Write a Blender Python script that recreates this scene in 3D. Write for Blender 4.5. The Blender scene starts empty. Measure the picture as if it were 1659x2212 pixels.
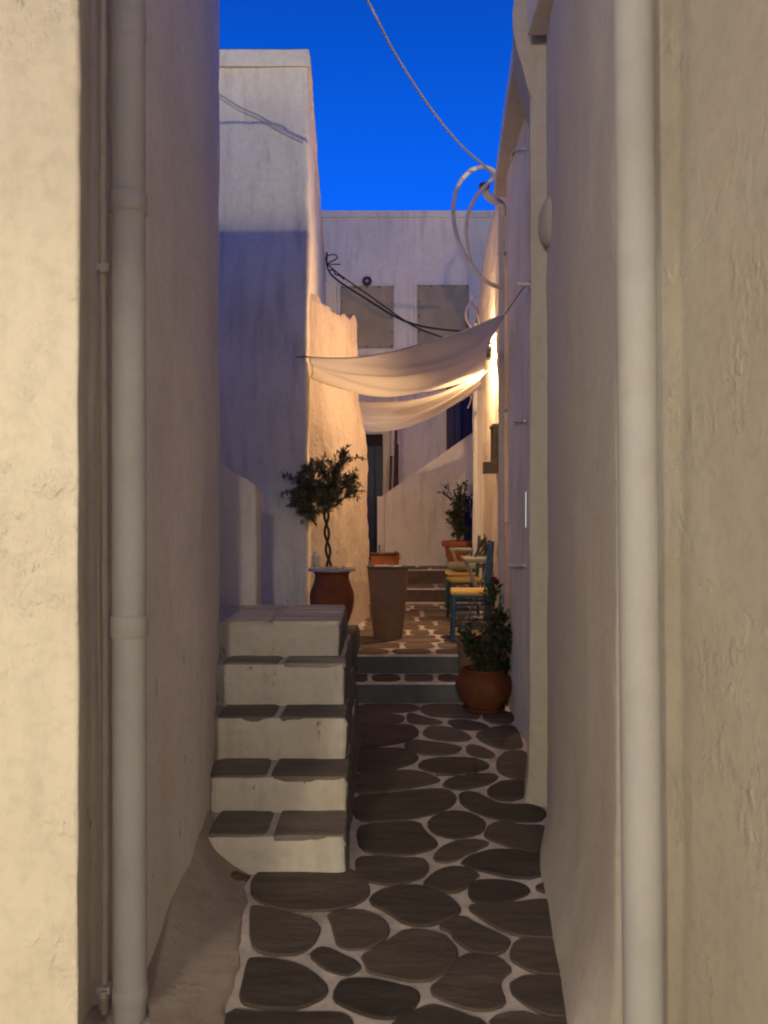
import bpy, bmesh, math, random
from mathutils import Vector, Matrix, noise

# ------------------------------------------------------------------ camera, sky, lamps, exposure
scene = bpy.context.scene
COL = scene.collection
R = math.radians
H, F, CX, CY = 1.55, 1660.0, 829.5, 1106.0

cam_d = bpy.data.cameras.new('camera')
cam = bpy.data.objects.new('camera', cam_d)
COL.objects.link(cam)
cam.location = (0, 0, H)
cam.rotation_euler = (R(90), 0, 0)
cam_d.sensor_fit = 'VERTICAL'
cam_d.sensor_height = 36.0
cam_d.lens = 36.0 * F / 2212.0
cam_d.clip_start = 0.05
cam_d.clip_end = 2000
cam_d.dof.use_dof = True
cam_d.dof.focus_distance = 6.5
cam_d.dof.aperture_fstop = 5.6
scene.camera = cam

world = bpy.data.worlds.new('World')
scene.world = world
world.use_nodes = True
wn = world.node_tree.nodes
wl = world.node_tree.links
wn.clear()
w_out = wn.new('ShaderNodeOutputWorld')
w_bg = wn.new('ShaderNodeBackground')
w_sky = wn.new('ShaderNodeTexSky')
w_sky.sky_type = 'NISHITA'
w_sky.sun_disc = False
w_sky.sun_elevation = R(1.0)
w_sky.sun_rotation = R(0)
w_bw = wn.new('ShaderNodeRGBToBW')
w_gam = wn.new('ShaderNodeMath'); w_gam.operation = 'POWER'; w_gam.inputs[1].default_value = 0.30
w_mul = wn.new('ShaderNodeVectorMath'); w_mul.operation = 'SCALE'
w_mul.inputs[0].default_value = (0.003, 0.125, 0.90)
w_bg.inputs['Strength'].default_value = 1.0
wl.new(w_sky.outputs[0], w_bw.inputs[0])
wl.new(w_bw.outputs[0], w_gam.inputs[0])
# dusk: the blue deepens from the horizon to the zenith
w_tc = wn.new('ShaderNodeTexCoord'); w_sep = wn.new('ShaderNodeSeparateXYZ')
w_rmp = wn.new('ShaderNodeMapRange')
w_rmp.interpolation_type = 'SMOOTHSTEP'
w_rmp.inputs['From Min'].default_value = 0.26; w_rmp.inputs['From Max'].default_value = 0.98
w_rmp.inputs['To Min'].default_value = 1.0; w_rmp.inputs['To Max'].default_value = 0.06
w_m2 = wn.new('ShaderNodeMath'); w_m2.operation = 'MULTIPLY'
wl.new(w_tc.outputs['Generated'], w_sep.inputs[0])
wl.new(w_sep.outputs['Z'], w_rmp.inputs['Value'])
wl.new(w_rmp.outputs[0], w_m2.inputs[0]); wl.new(w_gam.outputs[0], w_m2.inputs[1])
wl.new(w_m2.outputs[0], w_mul.inputs['Scale'])
wl.new(w_mul.outputs[0], w_bg.inputs['Color'])
wl.new(w_bg.outputs[0], w_out.inputs['Surface'])

def lamp(name, loc, power, color, radius):
    d = bpy.data.lights.new(name, 'POINT')
    d.energy = power; d.color = color; d.shadow_soft_size = radius
    o = bpy.data.objects.new(name, d)
    o.location = loc
    COL.objects.link(o)
    return o
# two street lamps in the square behind the viewer
lamp('street_light_over_roofs', (4.0, -2.0, 5.44), 1420, (1.0, 0.87, 0.46), 0.05)
lamp('street_light_on_square', (-2.8, -5.0, 3.75), 850, (1.0, 0.85, 0.55), 0.30)

# added unseen spot brightening surfaces that face the viewer, its cone cut off upwards
ld = bpy.data.lights.new('added_front_spot', 'SPOT')
ld.energy = 560; ld.color = (1.0, 0.88, 0.66); ld.shadow_soft_size = 0.12
ld.spot_size = R(168); ld.spot_blend = 0.06
lo_ = bpy.data.objects.new('added_front_spot', ld); lo_.location = (0.1, -5.6, 3.3)
COL.objects.link(lo_)

scene.view_settings.view_transform = 'Standard'
scene.view_settings.look = 'None'
scene.view_settings.exposure = 0.0
scene.view_settings.gamma = 1.0
scene.view_settings.use_curve_mapping = False
scene.cycles.use_denoising = True
scene.cycles.filter_width = 2.0
scene.cycles.max_bounces = 8
scene.cycles.diffuse_bounces = 6

# ------------------------------------------------------------------ helpers
rnd = random.Random(7)

def P(px, py, d):
    return Vector(((px - CX) / F * d, d, H - (py - CY) / F * d))

def G(px, py, z=0.0):
    d = (H - z) * F / (py - CY)
    return ((px - CX) / F * d, d)

def props(o, label=None, cat=None, group=None, kind=None):
    if label: o['label'] = label
    if cat: o['category'] = cat
    if group: o['group'] = group
    if kind: o['kind'] = kind
    return o

def link_mesh(name, verts, faces, mat, parent=None, smooth=True):
    me = bpy.data.meshes.new(name)
    me.from_pydata([tuple(v) for v in verts], [], faces)
    if smooth:
        me.polygons.foreach_set('use_smooth', [True] * len(me.polygons))
    if mat: me.materials.append(mat)
    me.update()
    if smooth: me.set_sharp_from_angle(angle=R(55))
    o = bpy.data.objects.new(name, me)
    COL.objects.link(o)
    if parent: o.parent = parent
    return o

def link_bm(name, bm, mat, parent=None, smooth=False):
    bmesh.ops.recalc_face_normals(bm, faces=bm.faces)
    me = bpy.data.meshes.new(name)
    bm.to_mesh(me); bm.free()
    if smooth:
        me.polygons.foreach_set('use_smooth', [True] * len(me.polygons))
    if mat: me.materials.append(mat)
    o = bpy.data.objects.new(name, me)
    COL.objects.link(o)
    if parent: o.parent = parent
    return o

def empty(name, loc=(0, 0, 0), rz=0.0):
    o = bpy.data.objects.new(name, None)
    o.location = loc; o.rotation_euler = (0, 0, rz)
    o.empty_display_size = 0.05
    COL.objects.link(o)
    return o

def box_bm(bm, x0, x1, y0, y1, z0, z1, bev=0.0, mat=None):
    vs = [bm.verts.new(v) for v in ((x0,y0,z0),(x1,y0,z0),(x1,y1,z0),(x0,y1,z0),(x0,y0,z1),(x1,y0,z1),(x1,y1,z1),(x0,y1,z1))]
    fs = [bm.faces.new([vs[i] for i in f]) for f in ((0,3,2,1),(4,5,6,7),(0,1,5,4),(1,2,6,5),(2,3,7,6),(3,0,4,7))]
    if bev > 0:
        es = list({e for f in fs for e in f.edges})
        bmesh.ops.bevel(bm, geom=es, offset=bev, segments=2, affect='EDGES', profile=0.5)
    if mat is not None:
        bmesh.ops.transform(bm, matrix=mat, verts=vs)

def box(name, x0, x1, y0, y1, z0, z1, mat, parent=None, bev=0.004, smooth=False):
    bm = bmesh.new()
    box_bm(bm, x0, x1, y0, y1, z0, z1, bev)
    return link_bm(name, bm, mat, parent, smooth)

def catmull(pts, n=6):
    pts = [Vector(p) for p in pts]
    if len(pts) < 3: return pts
    out = []
    ext = [pts[0] * 2 - pts[1]] + pts + [pts[-1] * 2 - pts[-2]]
    for i in range(1, len(ext) - 2):
        p0, p1, p2, p3 = ext[i-1], ext[i], ext[i+1], ext[i+2]
        for k in range(n):
            t = k / n
            out.append(0.5 * ((2*p1) + (p2-p0)*t + (2*p0-5*p1+4*p2-p3)*t*t + (3*p1-p0-3*p2+p3)*t**3))
    out.append(pts[-1])
    return out

def tube_data(pts, r, seg=8, closed_ends=True):
    pts = [Vector(p) for p in pts]
    n = len(pts)
    rs = r if isinstance(r, (list, tuple)) else [r] * n
    verts, faces = [], []
    up = None
    for i, p in enumerate(pts):
        t = (pts[min(i+1, n-1)] - pts[max(i-1, 0)])
        t = t.normalized() if t.length > 1e-9 else Vector((0, 0, 1))
        if up is None:
            up = t.orthogonal().normalized()
        else:
            up = (up - t * up.dot(t))
            up = up.normalized() if up.length > 1e-6 else t.orthogonal().normalized()
        b = t.cross(up)
        for k in range(seg):
            a = 2 * math.pi * k / seg
            verts.append(p + (up * math.cos(a) + b * math.sin(a)) * rs[i])
    for i in range(n - 1):
        for k in range(seg):
            k2 = (k + 1) % seg
            faces.append((i*seg+k, i*seg+k2, (i+1)*seg+k2, (i+1)*seg+k))
    if closed_ends:
        faces.append(tuple(range(seg))[::-1])
        faces.append(tuple((n-1)*seg + k for k in range(seg)))
    return verts, faces

def tube(name, pts, r, mat, parent=None, seg=8, smooth_n=0):
    if smooth_n: pts = catmull(pts, smooth_n)
    v, f = tube_data(pts, r, seg)
    return link_mesh(name, v, f, mat, parent)

def join_data(parts):
    V, Fc = [], []
    for v, f in parts:
        o = len(V)
        V += v
        Fc += [tuple(i + o for i in q) for q in f]
    return V, Fc

def lathe(name, prof, mat, parent=None, seg=40, loc=(0, 0, 0), wob=0.0):
    verts, faces = [], []
    n = len(prof)
    for i, (r, z) in enumerate(prof):
        for k in range(seg):
            a = 2 * math.pi * k / seg
            rr = r * (1 + wob * noise.noise((math.cos(a) * 1.3, math.sin(a) * 1.3, z * 4)))
            verts.append((loc[0] + rr * math.cos(a), loc[1] + rr * math.sin(a), loc[2] + z))
    for i in range(n - 1):
        for k in range(seg):
            k2 = (k + 1) % seg
            faces.append((i*seg+k, i*seg+k2, (i+1)*seg+k2, (i+1)*seg+k))
    faces.append(tuple(range(seg))[::-1])
    faces.append(tuple((n-1)*seg + k for k in range(seg)))
    return link_mesh(name, verts, faces, mat, parent)

def sstep(a, b, x):
    t = max(0.0, min(1.0, (x - a) / (b - a)))
    return t * t * (3 - 2 * t)

def round_ring(poly, rads, cell):
    n = len(poly)
    pts = []
    for i in range(n):
        p = Vector(poly[i]); a = Vector(poly[i-1]); b = Vector(poly[(i+1) % n])
        r = rads[i] if isinstance(rads, (list, tuple)) else rads
        da, db = (a - p), (b - p)
        ra = min(r, da.length * 0.45); rb = min(r, db.length * 0.45)
        s, e = p + da.normalized() * ra, p + db.normalized() * rb
        for k in range(5):
            t = k / 4
            pts.append(s * (1-t)**2 + p * 2*t*(1-t) + e * t*t)
    out = []
    for i in range(len(pts)):
        a, b = pts[i], pts[(i+1) % len(pts)]
        out.append(a)
        L = (b - a).length
        m = int(L / cell)
        for k in range(1, m + 1):
            if k < m or L - k * L / (m + 1) > 1e-4:
                out.append(a + (b - a) * (k / (m + 1)))
    return out

def plaster_block(name, poly, z0, z1, mat, parent=None, rad=0.02, cell=0.07, amp=0.006, low=0.008, fine=0.0,
                  flare=None, top=None, seed=0.0, top_round=0.02):
    """Solid wall block: CCW footprint, hand-plastered wavy faces. top(x,y) may give the height."""
    ring = round_ring(poly, rad, cell)
    n = len(ring)
    nl = max(2, int((z1 - z0) / cell))
    levels = [i / nl for i in range(nl + 1)]
    norms = []
    for i in range(n):
        t = ring[(i+1) % n] - ring[i-1]
        norms.append(Vector((t.y, -t.x)).normalized())
    verts = []
    for li, t in enumerate(levels):
        for i, p in enumerate(ring):
            zt = top(p.x, p.y) if top else z1
            z = z0 + (zt - z0) * t
            nn = norms[i]
            q = Vector((p.x, p.y, z)) + Vector((seed, seed * 1.7, 0))
            off = amp * noise.fractal(q * 3.1, 1.0, 2.0, 4) + low * noise.noise(q * 0.9)
            if fine:
                off += fine * noise.fractal(q * 14.0, 1.0, 2.0, 3)
            if flare: off += flare(p.x, p.y, z)
            if li == nl: off -= top_round
            verts.append((p.x + nn.x * off, p.y + nn.y * off, z))
    faces = []
    for l in range(nl):
        for i in range(n):
            j = (i + 1) % n
            faces.append((l*n+i, l*n+j, (l+1)*n+j, (l+1)*n+i))
    faces.append(tuple(nl*n + i for i in range(n)))
    faces.append(tuple(range(n))[::-1])
    return link_mesh(name, verts, faces, mat, parent)

def chaikin(poly, it=1):
    for _ in range(it):
        out = []
        for i in range(len(poly)):
            a, b = poly[i], poly[(i+1) % len(poly)]
            out.append((a[0]*.75+b[0]*.25, a[1]*.75+b[1]*.25))
            out.append((a[0]*.25+b[0]*.75, a[1]*.25+b[1]*.75))
        poly = out
    return poly

def stone(name, poly, z, mat, parent, thick=0.009, inset=0.006, it=1, tilt=0.006, grow=1.062, chip=0.004):
    gx = sum(p[0] for p in poly)/len(poly); gy = sum(p[1] for p in poly)/len(poly)
    poly = [(gx+(p[0]-gx)*grow, gy+(p[1]-gy)*grow) for p in poly]
    poly = chaikin(poly, it)
    poly = [(p[0] + chip*noise.noise((p[0]*23, p[1]*23, 1.0)) + rnd.uniform(-chip, chip)*0.35, p[1] + chip*noise.noise((p[0]*23, p[1]*23, 7.0)) + rnd.uniform(-chip, chip)*0.35) for p in poly]
    A = sum(poly[i][0]*poly[(i+1) % len(poly)][1] - poly[(i+1) % len(poly)][0]*poly[i][1] for i in range(len(poly)))
    if A < 0: poly = poly[::-1]
    n = len(poly)
    cx = sum(p[0] for p in poly)/n; cy = sum(p[1] for p in poly)/n
    tx, ty = rnd.uniform(-tilt, tilt), rnd.uniform(-tilt, tilt)
    V = []
    for p in poly: V.append((p[0], p[1], z - 0.012))
    for p in poly: V.append((p[0], p[1], z + thick * 0.45 + (p[0]-cx)*tx + (p[1]-cy)*ty))
    for p in poly:
        L = math.hypot(p[0]-cx, p[1]-cy) or 1
        k = max(0.3, 1 - inset / L)
        V.append((cx+(p[0]-cx)*k, cy+(p[1]-cy)*k, z + thick + (p[0]-cx)*tx + (p[1]-cy)*ty))
    Fc = []
    for r_ in range(2):
        for i in range(n):
            j = (i+1) % n
            Fc.append((r_*n+i, r_*n+j, (r_+1)*n+j, (r_+1)*n+i))
    Fc.append(tuple(2*n+i for i in range(n)))
    return link_mesh(name, V, Fc, mat, parent, False)

# ------------------------------------------------------------------ materials
def mat_new(name):
    m = bpy.data.materials.new(name)
    m.use_nodes = True
    nt = m.node_tree
    b = nt.nodes['Principled BSDF']
    return m, nt, b

def tex_noise(nt, scale, detail=4.0, rough=0.55, vec=None, stretch=None):
    tc = nt.nodes.new('ShaderNodeTexCoord')
    src = tc.outputs['Object']
    if stretch:
        mp = nt.nodes.new('ShaderNodeMapping')
        mp.inputs['Scale'].default_value = stretch
        nt.links.new(src, mp.inputs['Vector'])
        src = mp.outputs['Vector']
    t = nt.nodes.new('ShaderNodeTexNoise')
    t.inputs['Scale'].default_value = scale
    t.inputs['Detail'].default_value = detail
    t.inputs['Roughness'].default_value = rough
    nt.links.new(src, t.inputs['Vector'])
    return t

def ramp(nt, src, stops):
    r_ = nt.nodes.new('ShaderNodeValToRGB')
    cr = r_.color_ramp
    while len(cr.elements) < len(stops): cr.elements.new(0.5)
    for e, (p, c) in zip(cr.elements, stops):
        e.position = p
        e.color = (c[0], c[1], c[2], 1) if not isinstance(c, (int, float)) else (c, c, c, 1)
    nt.links.new(src, r_.inputs['Fac'])
    return r_

def mix_col(nt, fac, a, b, mode='MIX'):
    mx = nt.nodes.new('ShaderNodeMix')
    mx.data_type = 'RGBA'; mx.blend_type = mode
    for s, v in ((mx.inputs['Factor'], fac), (mx.inputs['A'], a), (mx.inputs['B'], b)):
        if hasattr(v, 'is_linked') or hasattr(v, 'links'): nt.links.new(v, s)
        elif isinstance(v, (int, float)): s.default_value = v
        else: s.default_value = (v[0], v[1], v[2], 1)
    return mx.outputs['Result']

def bump(nt, b, srcs):
    prev = None
    for src, strength, dist in srcs:
        bp = nt.nodes.new('ShaderNodeBump')
        bp.inputs['Strength'].default_value = strength
        bp.inputs['Distance'].default_value = dist
        nt.links.new(src, bp.inputs['Height'])
        if prev: nt.links.new(prev.outputs['Normal'], bp.inputs['Normal'])
        prev = bp
    nt.links.new(prev.outputs['Normal'], b.inputs['Normal'])

def plaster_mat(name, base=(0.72, 0.67, 0.565), dirt=(0.50, 0.43, 0.33), dirt_amt=0.35, lump=0.012, pits=0.6, flecks=0.0, streak=0.3, spots=0.22, rel=None, chip_top=None):
    rel = rel or lump
    m, nt, b = mat_new(name)
    n1 = tex_noise(nt, 1.7, 5, 0.6)
    r1 = ramp(nt, n1.outputs['Fac'], [(0.42, 0.0), (0.72, 1.0)])
    ms = nt.nodes.new('ShaderNodeMath'); ms.operation = 'MULTIPLY'; ms.inputs[1].default_value = dirt_amt
    nt.links.new(r1.outputs['Color'], ms.inputs[0])
    c = mix_col(nt, ms.outputs[0], base, dirt)
    n2 = tex_noise(nt, 5.0, 4, 0.6, stretch=(1.6, 1.6, 0.22))
    r2 = ramp(nt, n2.outputs['Fac'], [(0.5, 1.0), (0.78, 1.0 - streak)])
    c = mix_col(nt, 1.0, c, r2.outputs['Color'], 'MULTIPLY')
    n2b = tex_noise(nt, 22.0, 3, 0.7)
    r2b = ramp(nt, n2b.outputs['Fac'], [(0.30, 0.90), (0.55, 1.0)])
    c = mix_col(nt, 1.0, c, r2b.outputs['Color'], 'MULTIPLY')
    n5 = tex_noise(nt, 9.0, 5, 0.65)
    r5 = ramp(nt, n5.outputs['Fac'], [(spots, 0.45), (spots+0.05, 1.0)])
    c = mix_col(nt, 1.0, c, r5.outputs['Color'], 'MULTIPLY')
    if flecks > 0:
        n6 = tex_noise(nt, 13.0, 4, 0.75, stretch=(1.5, 1.5, 0.45))
        r6 = ramp(nt, n6.outputs['Fac'], [(0.64, 0.0), (0.69, 1.0)])
        m6 = nt.nodes.new('ShaderNodeMath'); m6.operation = 'MULTIPLY'; m6.inputs[1].default_value = flecks
        nt.links.new(r6.outputs['Color'], m6.inputs[0])
        if chip_top:
            tz = nt.nodes.new('ShaderNodeTexCoord'); sz = nt.nodes.new('ShaderNodeSeparateXYZ')
            nt.links.new(tz.outputs['Object'], sz.inputs[0])
            mr = nt.nodes.new('ShaderNodeMapRange')
            mr.inputs['From Min'].default_value = chip_top; mr.inputs['From Max'].default_value = chip_top + 0.5
            mr.inputs['To Min'].default_value = 0.66; mr.inputs['To Max'].default_value = 0.80
            nt.links.new(sz.outputs['Z'], mr.inputs['Value'])
            gt = nt.nodes.new('ShaderNodeMath'); gt.operation = 'SUBTRACT'
            nt.links.new(n6.outputs['Fac'], gt.inputs[0]); nt.links.new(mr.outputs[0], gt.inputs[1])
            g2 = nt.nodes.new('ShaderNodeMath'); g2.operation = 'MULTIPLY'; g2.inputs[1].default_value = 30.0; g2.use_clamp = True
            nt.links.new(gt.outputs[0], g2.inputs[0]); nt.links.new(g2.outputs[0], m6.inputs[0])
        c = mix_col(nt, m6.outputs[0], c, (0.09, 0.065, 0.05))
    nt.links.new(c, b.inputs['Base Color'])
    b.inputs['Roughness'].default_value = 0.92
    b.inputs['Specular IOR Level'].default_value = 0.2
    n3 = tex_noise(nt, 6.5, 3, 0.5, stretch=(1, 1, 0.8))
    r3 = ramp(nt, n3.outputs['Fac'], [(0.40, 0.0), (0.62, 0.5), (0.85, 1.0)])
    n4 = tex_noise(nt, 38.0, 5, 0.7)
    n7 = tex_noise(nt, 17.0, 4, 0.6, stretch=(1, 1, 0.9))
    r7 = ramp(nt, n7.outputs['Fac'], [(0.55, 0.0), (0.7, 1.0)])
    nk = tex_noise(nt, 2.6, 2, 0.5)
    rk = ramp(nt, nk.outputs['Fac'], [(0.45, 0.0), (0.60, 1.0)])
    n8 = tex_noise(nt, 30.0, 5, 0.65, stretch=(1, 1, 0.8))
    r8 = ramp(nt, n8.outputs['Fac'], [(0.45, 0.0), (0.7, 1.0)])
    h7 = mix_col(nt, rk.outputs['Color'], (0, 0, 0), r7.outputs['Color'])
    h8 = mix_col(nt, rk.outputs['Color'], (0, 0, 0), r8.outputs['Color'])
    vr = nt.nodes.new('ShaderNodeTexVoronoi'); vr.feature = 'DISTANCE_TO_EDGE'; vr.inputs['Scale'].default_value = 0.9
    tcv = nt.nodes.new('ShaderNodeTexCoord'); nw = tex_noise(nt, 3.0, 5, 0.6)
    av = nt.nodes.new('ShaderNodeMixRGB'); av.inputs[0].default_value = 0.25
    nt.links.new(tcv.outputs['Object'], av.inputs[1]); nt.links.new(nw.outputs['Color'], av.inputs[2])
    nt.links.new(av.outputs[0], vr.inputs['Vector'])
    rv = ramp(nt, vr.outputs['Distance'], [(0.0, 0.0), (0.006, 1.0)])
    bump(nt, b, [(r3.outputs['Color'], 0.7, lump), (h7, pits, rel * 0.6), (h8, pits, rel * 0.35), (rv.outputs['Color'], 0.35, 0.004), (n4.outputs['Fac'], 0.25, 0.003)])
    return m

def simple_mat(name, col, rough=0.6, var=0.15, scale=8.0, bmp=0.0, bscale=40.0, spec=0.4, metallic=0.0, dirt=None, dirt_amt=0.5):
    m, nt, b = mat_new(name)
    n1 = tex_noise(nt, scale, 5, 0.6)
    lo = tuple(max(0, c * (1 - var)) for c in col); hi = tuple(c * (1 + var) for c in col)
    r1 = ramp(nt, n1.outputs['Fac'], [(0.3, lo), (0.7, hi)])
    c = r1.outputs['Color']
    if dirt:
        n2 = tex_noise(nt, scale * 0.6, 6, 0.7)
        r2 = ramp(nt, n2.outputs['Fac'], [(0.5, 0.0), (0.68, dirt_amt)])
        c = mix_col(nt, r2.outputs['Color'], c, dirt)
    nt.links.new(c, b.inputs['Base Color'])
    b.inputs['Roughness'].default_value = rough
    b.inputs['Specular IOR Level'].default_value = spec
    b.inputs['Metallic'].default_value = metallic
    if bmp > 0:
        n3 = tex_noise(nt, bscale, 4, 0.6)
        bump(nt, b, [(n3.outputs['Fac'], 0.6, bmp)])
    return m

M = {}
M['plaster'] = plaster_mat('plaster', lump=0.010, flecks=0.0)
M['plaster_tall'] = plaster_mat('plaster_tall', lump=0.010, flecks=0.75, chip_top=1.0)
M['plaster_near'] = plaster_mat('plaster_near', lump=0.012, pits=0.8, flecks=0.0, dirt_amt=0.2, streak=0.12)
M['plaster_pilaster'] = plaster_mat('plaster_pilaster', base=(0.44, 0.40, 0.365), lump=0.005, pits=0.3, dirt_amt=0.25, streak=0.1)
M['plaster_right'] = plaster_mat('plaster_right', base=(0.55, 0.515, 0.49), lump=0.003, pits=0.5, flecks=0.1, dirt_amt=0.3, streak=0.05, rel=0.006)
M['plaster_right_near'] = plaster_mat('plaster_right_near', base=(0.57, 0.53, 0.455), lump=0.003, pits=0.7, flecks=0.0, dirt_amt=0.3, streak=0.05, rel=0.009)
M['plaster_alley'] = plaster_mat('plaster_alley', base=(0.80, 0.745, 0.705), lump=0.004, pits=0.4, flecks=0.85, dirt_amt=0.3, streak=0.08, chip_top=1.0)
M['plaster_rough'] = plaster_mat('plaster_rough', base=(0.53, 0.435, 0.36), dirt=(0.42, 0.33, 0.25), dirt_amt=0.4, lump=0.03, pits=0.5, streak=0.2, spots=0.12)
M['plaster_foot'] = plaster_mat('plaster_foot', base=(0.38, 0.325, 0.28), dirt=(0.20, 0.145, 0.10), dirt_amt=0.7, lump=0.008, pits=0.7, flecks=0.35, streak=0.1, spots=0.28)  # base darker than the wall holds the foot's shade, with brown dirt over it
M['plaster_steps'] = plaster_mat('plaster_steps', base=(0.54, 0.515, 0.475), dirt=(0.42, 0.33, 0.24), dirt_amt=0.55, lump=0.008, pits=0.6, flecks=0.7, streak=0.25)
M['plaster_clean'] = plaster_mat('plaster_clean', base=(0.68, 0.63, 0.56), lump=0.006, pits=0.3, dirt_amt=0.2, streak=0.15)

def slate(name, col, var):
    m, nt, b = mat_new(name)
    oi = nt.nodes.new('ShaderNodeObjectInfo')
    n1 = tex_noise(nt, 5.0, 6, 0.65, stretch=(0.5, 2.0, 1))
    r1 = ramp(nt, n1.outputs['Fac'], [(0.28, tuple(c*0.62 for c in col)), (0.55, col), (0.8, tuple(c*1.5 for c in col))])
    r2 = ramp(nt, oi.outputs['Random'], [(0.0, (1-var, 1-var, 1-var)), (1.0, (1+var, 1+var*0.9, 1+var*0.8))])
    c = mix_col(nt, 1.0, r1.outputs['Color'], r2.outputs['Color'], 'MULTIPLY')
    n3 = tex_noise(nt, 60.0, 3, 0.6)
    r3 = ramp(nt, n3.outputs['Fac'], [(0.70, 0.0), (0.78, 0.6)])
    c = mix_col(nt, r3.outputs['Color'], c, (0.3, 0.27, 0.24))
    nt.links.new(c, b.inputs['Base Color'])
    b.inputs['Roughness'].default_value = 0.72
    b.inputs['Specular IOR Level'].default_value = 0.25
    n2 = tex_noise(nt, 9.0, 6, 0.6, stretch=(0.6, 1.8, 1))
    n4 = tex_noise(nt, 70.0, 4, 0.6)
    bump(nt, b, [(n2.outputs['Fac'], 0.6, 0.015), (n4.outputs['Fac'], 0.4, 0.003)])
    return m
M['slate'] = slate('slate', (0.090, 0.074, 0.064), 0.40)
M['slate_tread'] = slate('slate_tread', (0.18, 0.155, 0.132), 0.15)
M['slate_pale_lit'] = slate('slate_pale_lit', (0.58, 0.52, 0.43), 0.12)  # pale top stone, also holding the stronger light up the stair
M['slate_mid_lit'] = slate('slate_mid_lit', (0.32, 0.28, 0.23), 0.12)  # fourth tread lightened: brighter light higher up is put into its colour
M['side_shade'] = simple_mat('side_shade', (0.15, 0.14, 0.13), 0.85, 0.3, 6.0, 0.006, 30, 0.2, dirt=(0.3, 0.28, 0.25), dirt_amt=0.5)  # right-facing step sides: shade and dirt put into a darker colour
M['slate_terrace'] = slate('slate_terrace', (0.16, 0.12, 0.09), 0.3)
M['mortar'] = simple_mat('mortar', (0.58, 0.515, 0.48), 0.9, 0.22, 7.0, 0.006, 60.0, 0.1, dirt=(0.22, 0.18, 0.16), dirt_amt=0.6)
M['earth'] = simple_mat('earth', (0.16, 0.13, 0.11), 0.95, 0.2, 4.0)
M['riser_blue'] = simple_mat('riser_blue', (0.085, 0.088, 0.092), 0.65, 0.25, 5.0, 0.004, 30, 0.3, dirt=(0.10, 0.10, 0.11), dirt_amt=0.35)
M['riser_brown'] = simple_mat('riser_brown', (0.09, 0.06, 0.045), 0.7, 0.25, 6.0, 0.006, 25, 0.2)
M['pvc'] = simple_mat('pvc', (0.42, 0.42, 0.425), 0.75, 0.08, 3.0, 0.002, 40, 0.25, dirt=(0.28, 0.25, 0.22), dirt_amt=0.35)
M['pvc_grey'] = simple_mat('pvc_grey', (0.40, 0.36, 0.35), 0.5, 0.08, 5.0, 0, 50, 0.4)
M['cable_grey'] = simple_mat('cable_grey', (0.36, 0.34, 0.36), 0.8, 0.02, 3.0, 0, 50, 0.1)
M['hose'] = simple_mat('hose', (0.55, 0.50, 0.46), 0.5, 0.12, 9.0, 0.002, 60, 0.4, dirt=(0.3, 0.26, 0.22), dirt_amt=0.4)
M['tape'] = simple_mat('tape', (0.78, 0.72, 0.58), 0.5, 0.08, 30.0, 0.002, 60, 0.4)
M['black_cable'] = simple_mat('black_cable', (0.015, 0.013, 0.012), 0.5, 0.1, 10, 0, 40, 0.4)
M['dark_metal'] = simple_mat('dark_metal', (0.03, 0.027, 0.025), 0.5, 0.2, 12, 0, 40, 0.4)
M['white_metal'] = simple_mat('white_metal', (0.66, 0.64, 0.60), 0.5, 0.08, 12, 0.001, 40, 0.4)
M['terracotta'] = simple_mat('terracotta', (0.26, 0.075, 0.028), 0.75, 0.18, 7.0, 0.004, 55, 0.25, dirt=(0.24, 0.12, 0.07), dirt_amt=0.5)
M['terracotta_dark'] = simple_mat('terracotta_dark', (0.19, 0.056, 0.022), 0.75, 0.2, 7.0, 0.004, 55, 0.25, dirt=(0.14, 0.06, 0.035), dirt_amt=0.5)
M['terracotta_shaded'] = simple_mat('terracotta_shaded', (0.10, 0.030, 0.012), 0.75, 0.2, 7.0, 0.004, 55, 0.25, dirt=(0.10, 0.04, 0.02), dirt_amt=0.5)  # darkened terracotta: the shade on the rose pot is put into the colour
M['clay_brown'] = simple_mat('clay_brown', (0.21, 0.13, 0.085), 0.7, 0.14, 4.0, 0.002, 60, 0.3, dirt=(0.11, 0.07, 0.05), dirt_amt=0.4)
M['soil'] = simple_mat('soil', (0.025, 0.018, 0.013), 0.95, 0.3, 30, 0.01, 40, 0.1)
M['chair_blue'] = simple_mat('chair_blue', (0.026, 0.088, 0.165), 0.45, 0.18, 14, 0.001, 50, 0.4, dirt=(0.02, 0.06, 0.11), dirt_amt=0.4)
M['chair_teal'] = simple_mat('chair_teal', (0.05, 0.13, 0.125), 0.5, 0.18, 14, 0.001, 50, 0.4, dirt=(0.04, 0.07, 0.07), dirt_amt=0.4)
M['chair_dark'] = simple_mat('chair_dark', (0.03, 0.075, 0.10), 0.5, 0.18, 14, 0.001, 50, 0.4)
M['door_blue'] = simple_mat('door_blue', (0.018, 0.045, 0.075), 0.5, 0.15, 6, 0.001, 50, 0.3)
M['door_navy'] = simple_mat('door_navy', (0.014, 0.016, 0.065), 0.5, 0.15, 6, 0.001, 50, 0.3)
M['dark_void'] = simple_mat('dark_void', (0.02, 0.015, 0.012), 0.8, 0.2, 6)
M['wood_grey'] = simple_mat('wood_grey', (0.15, 0.11, 0.08), 0.7, 0.25, 12, 0.003, 40, 0.2)
M['wood_dark'] = simple_mat('wood_dark', (0.06, 0.032, 0.02), 0.6, 0.25, 12, 0.002, 40, 0.3)
M['marble'] = simple_mat('marble', (0.36, 0.35, 0.33), 0.35, 0.1, 6, 0, 40, 0.5)
M['table_paint'] = simple_mat('table_paint', (0.36, 0.33, 0.28), 0.5, 0.12, 10, 0.001, 40, 0.4)
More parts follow.
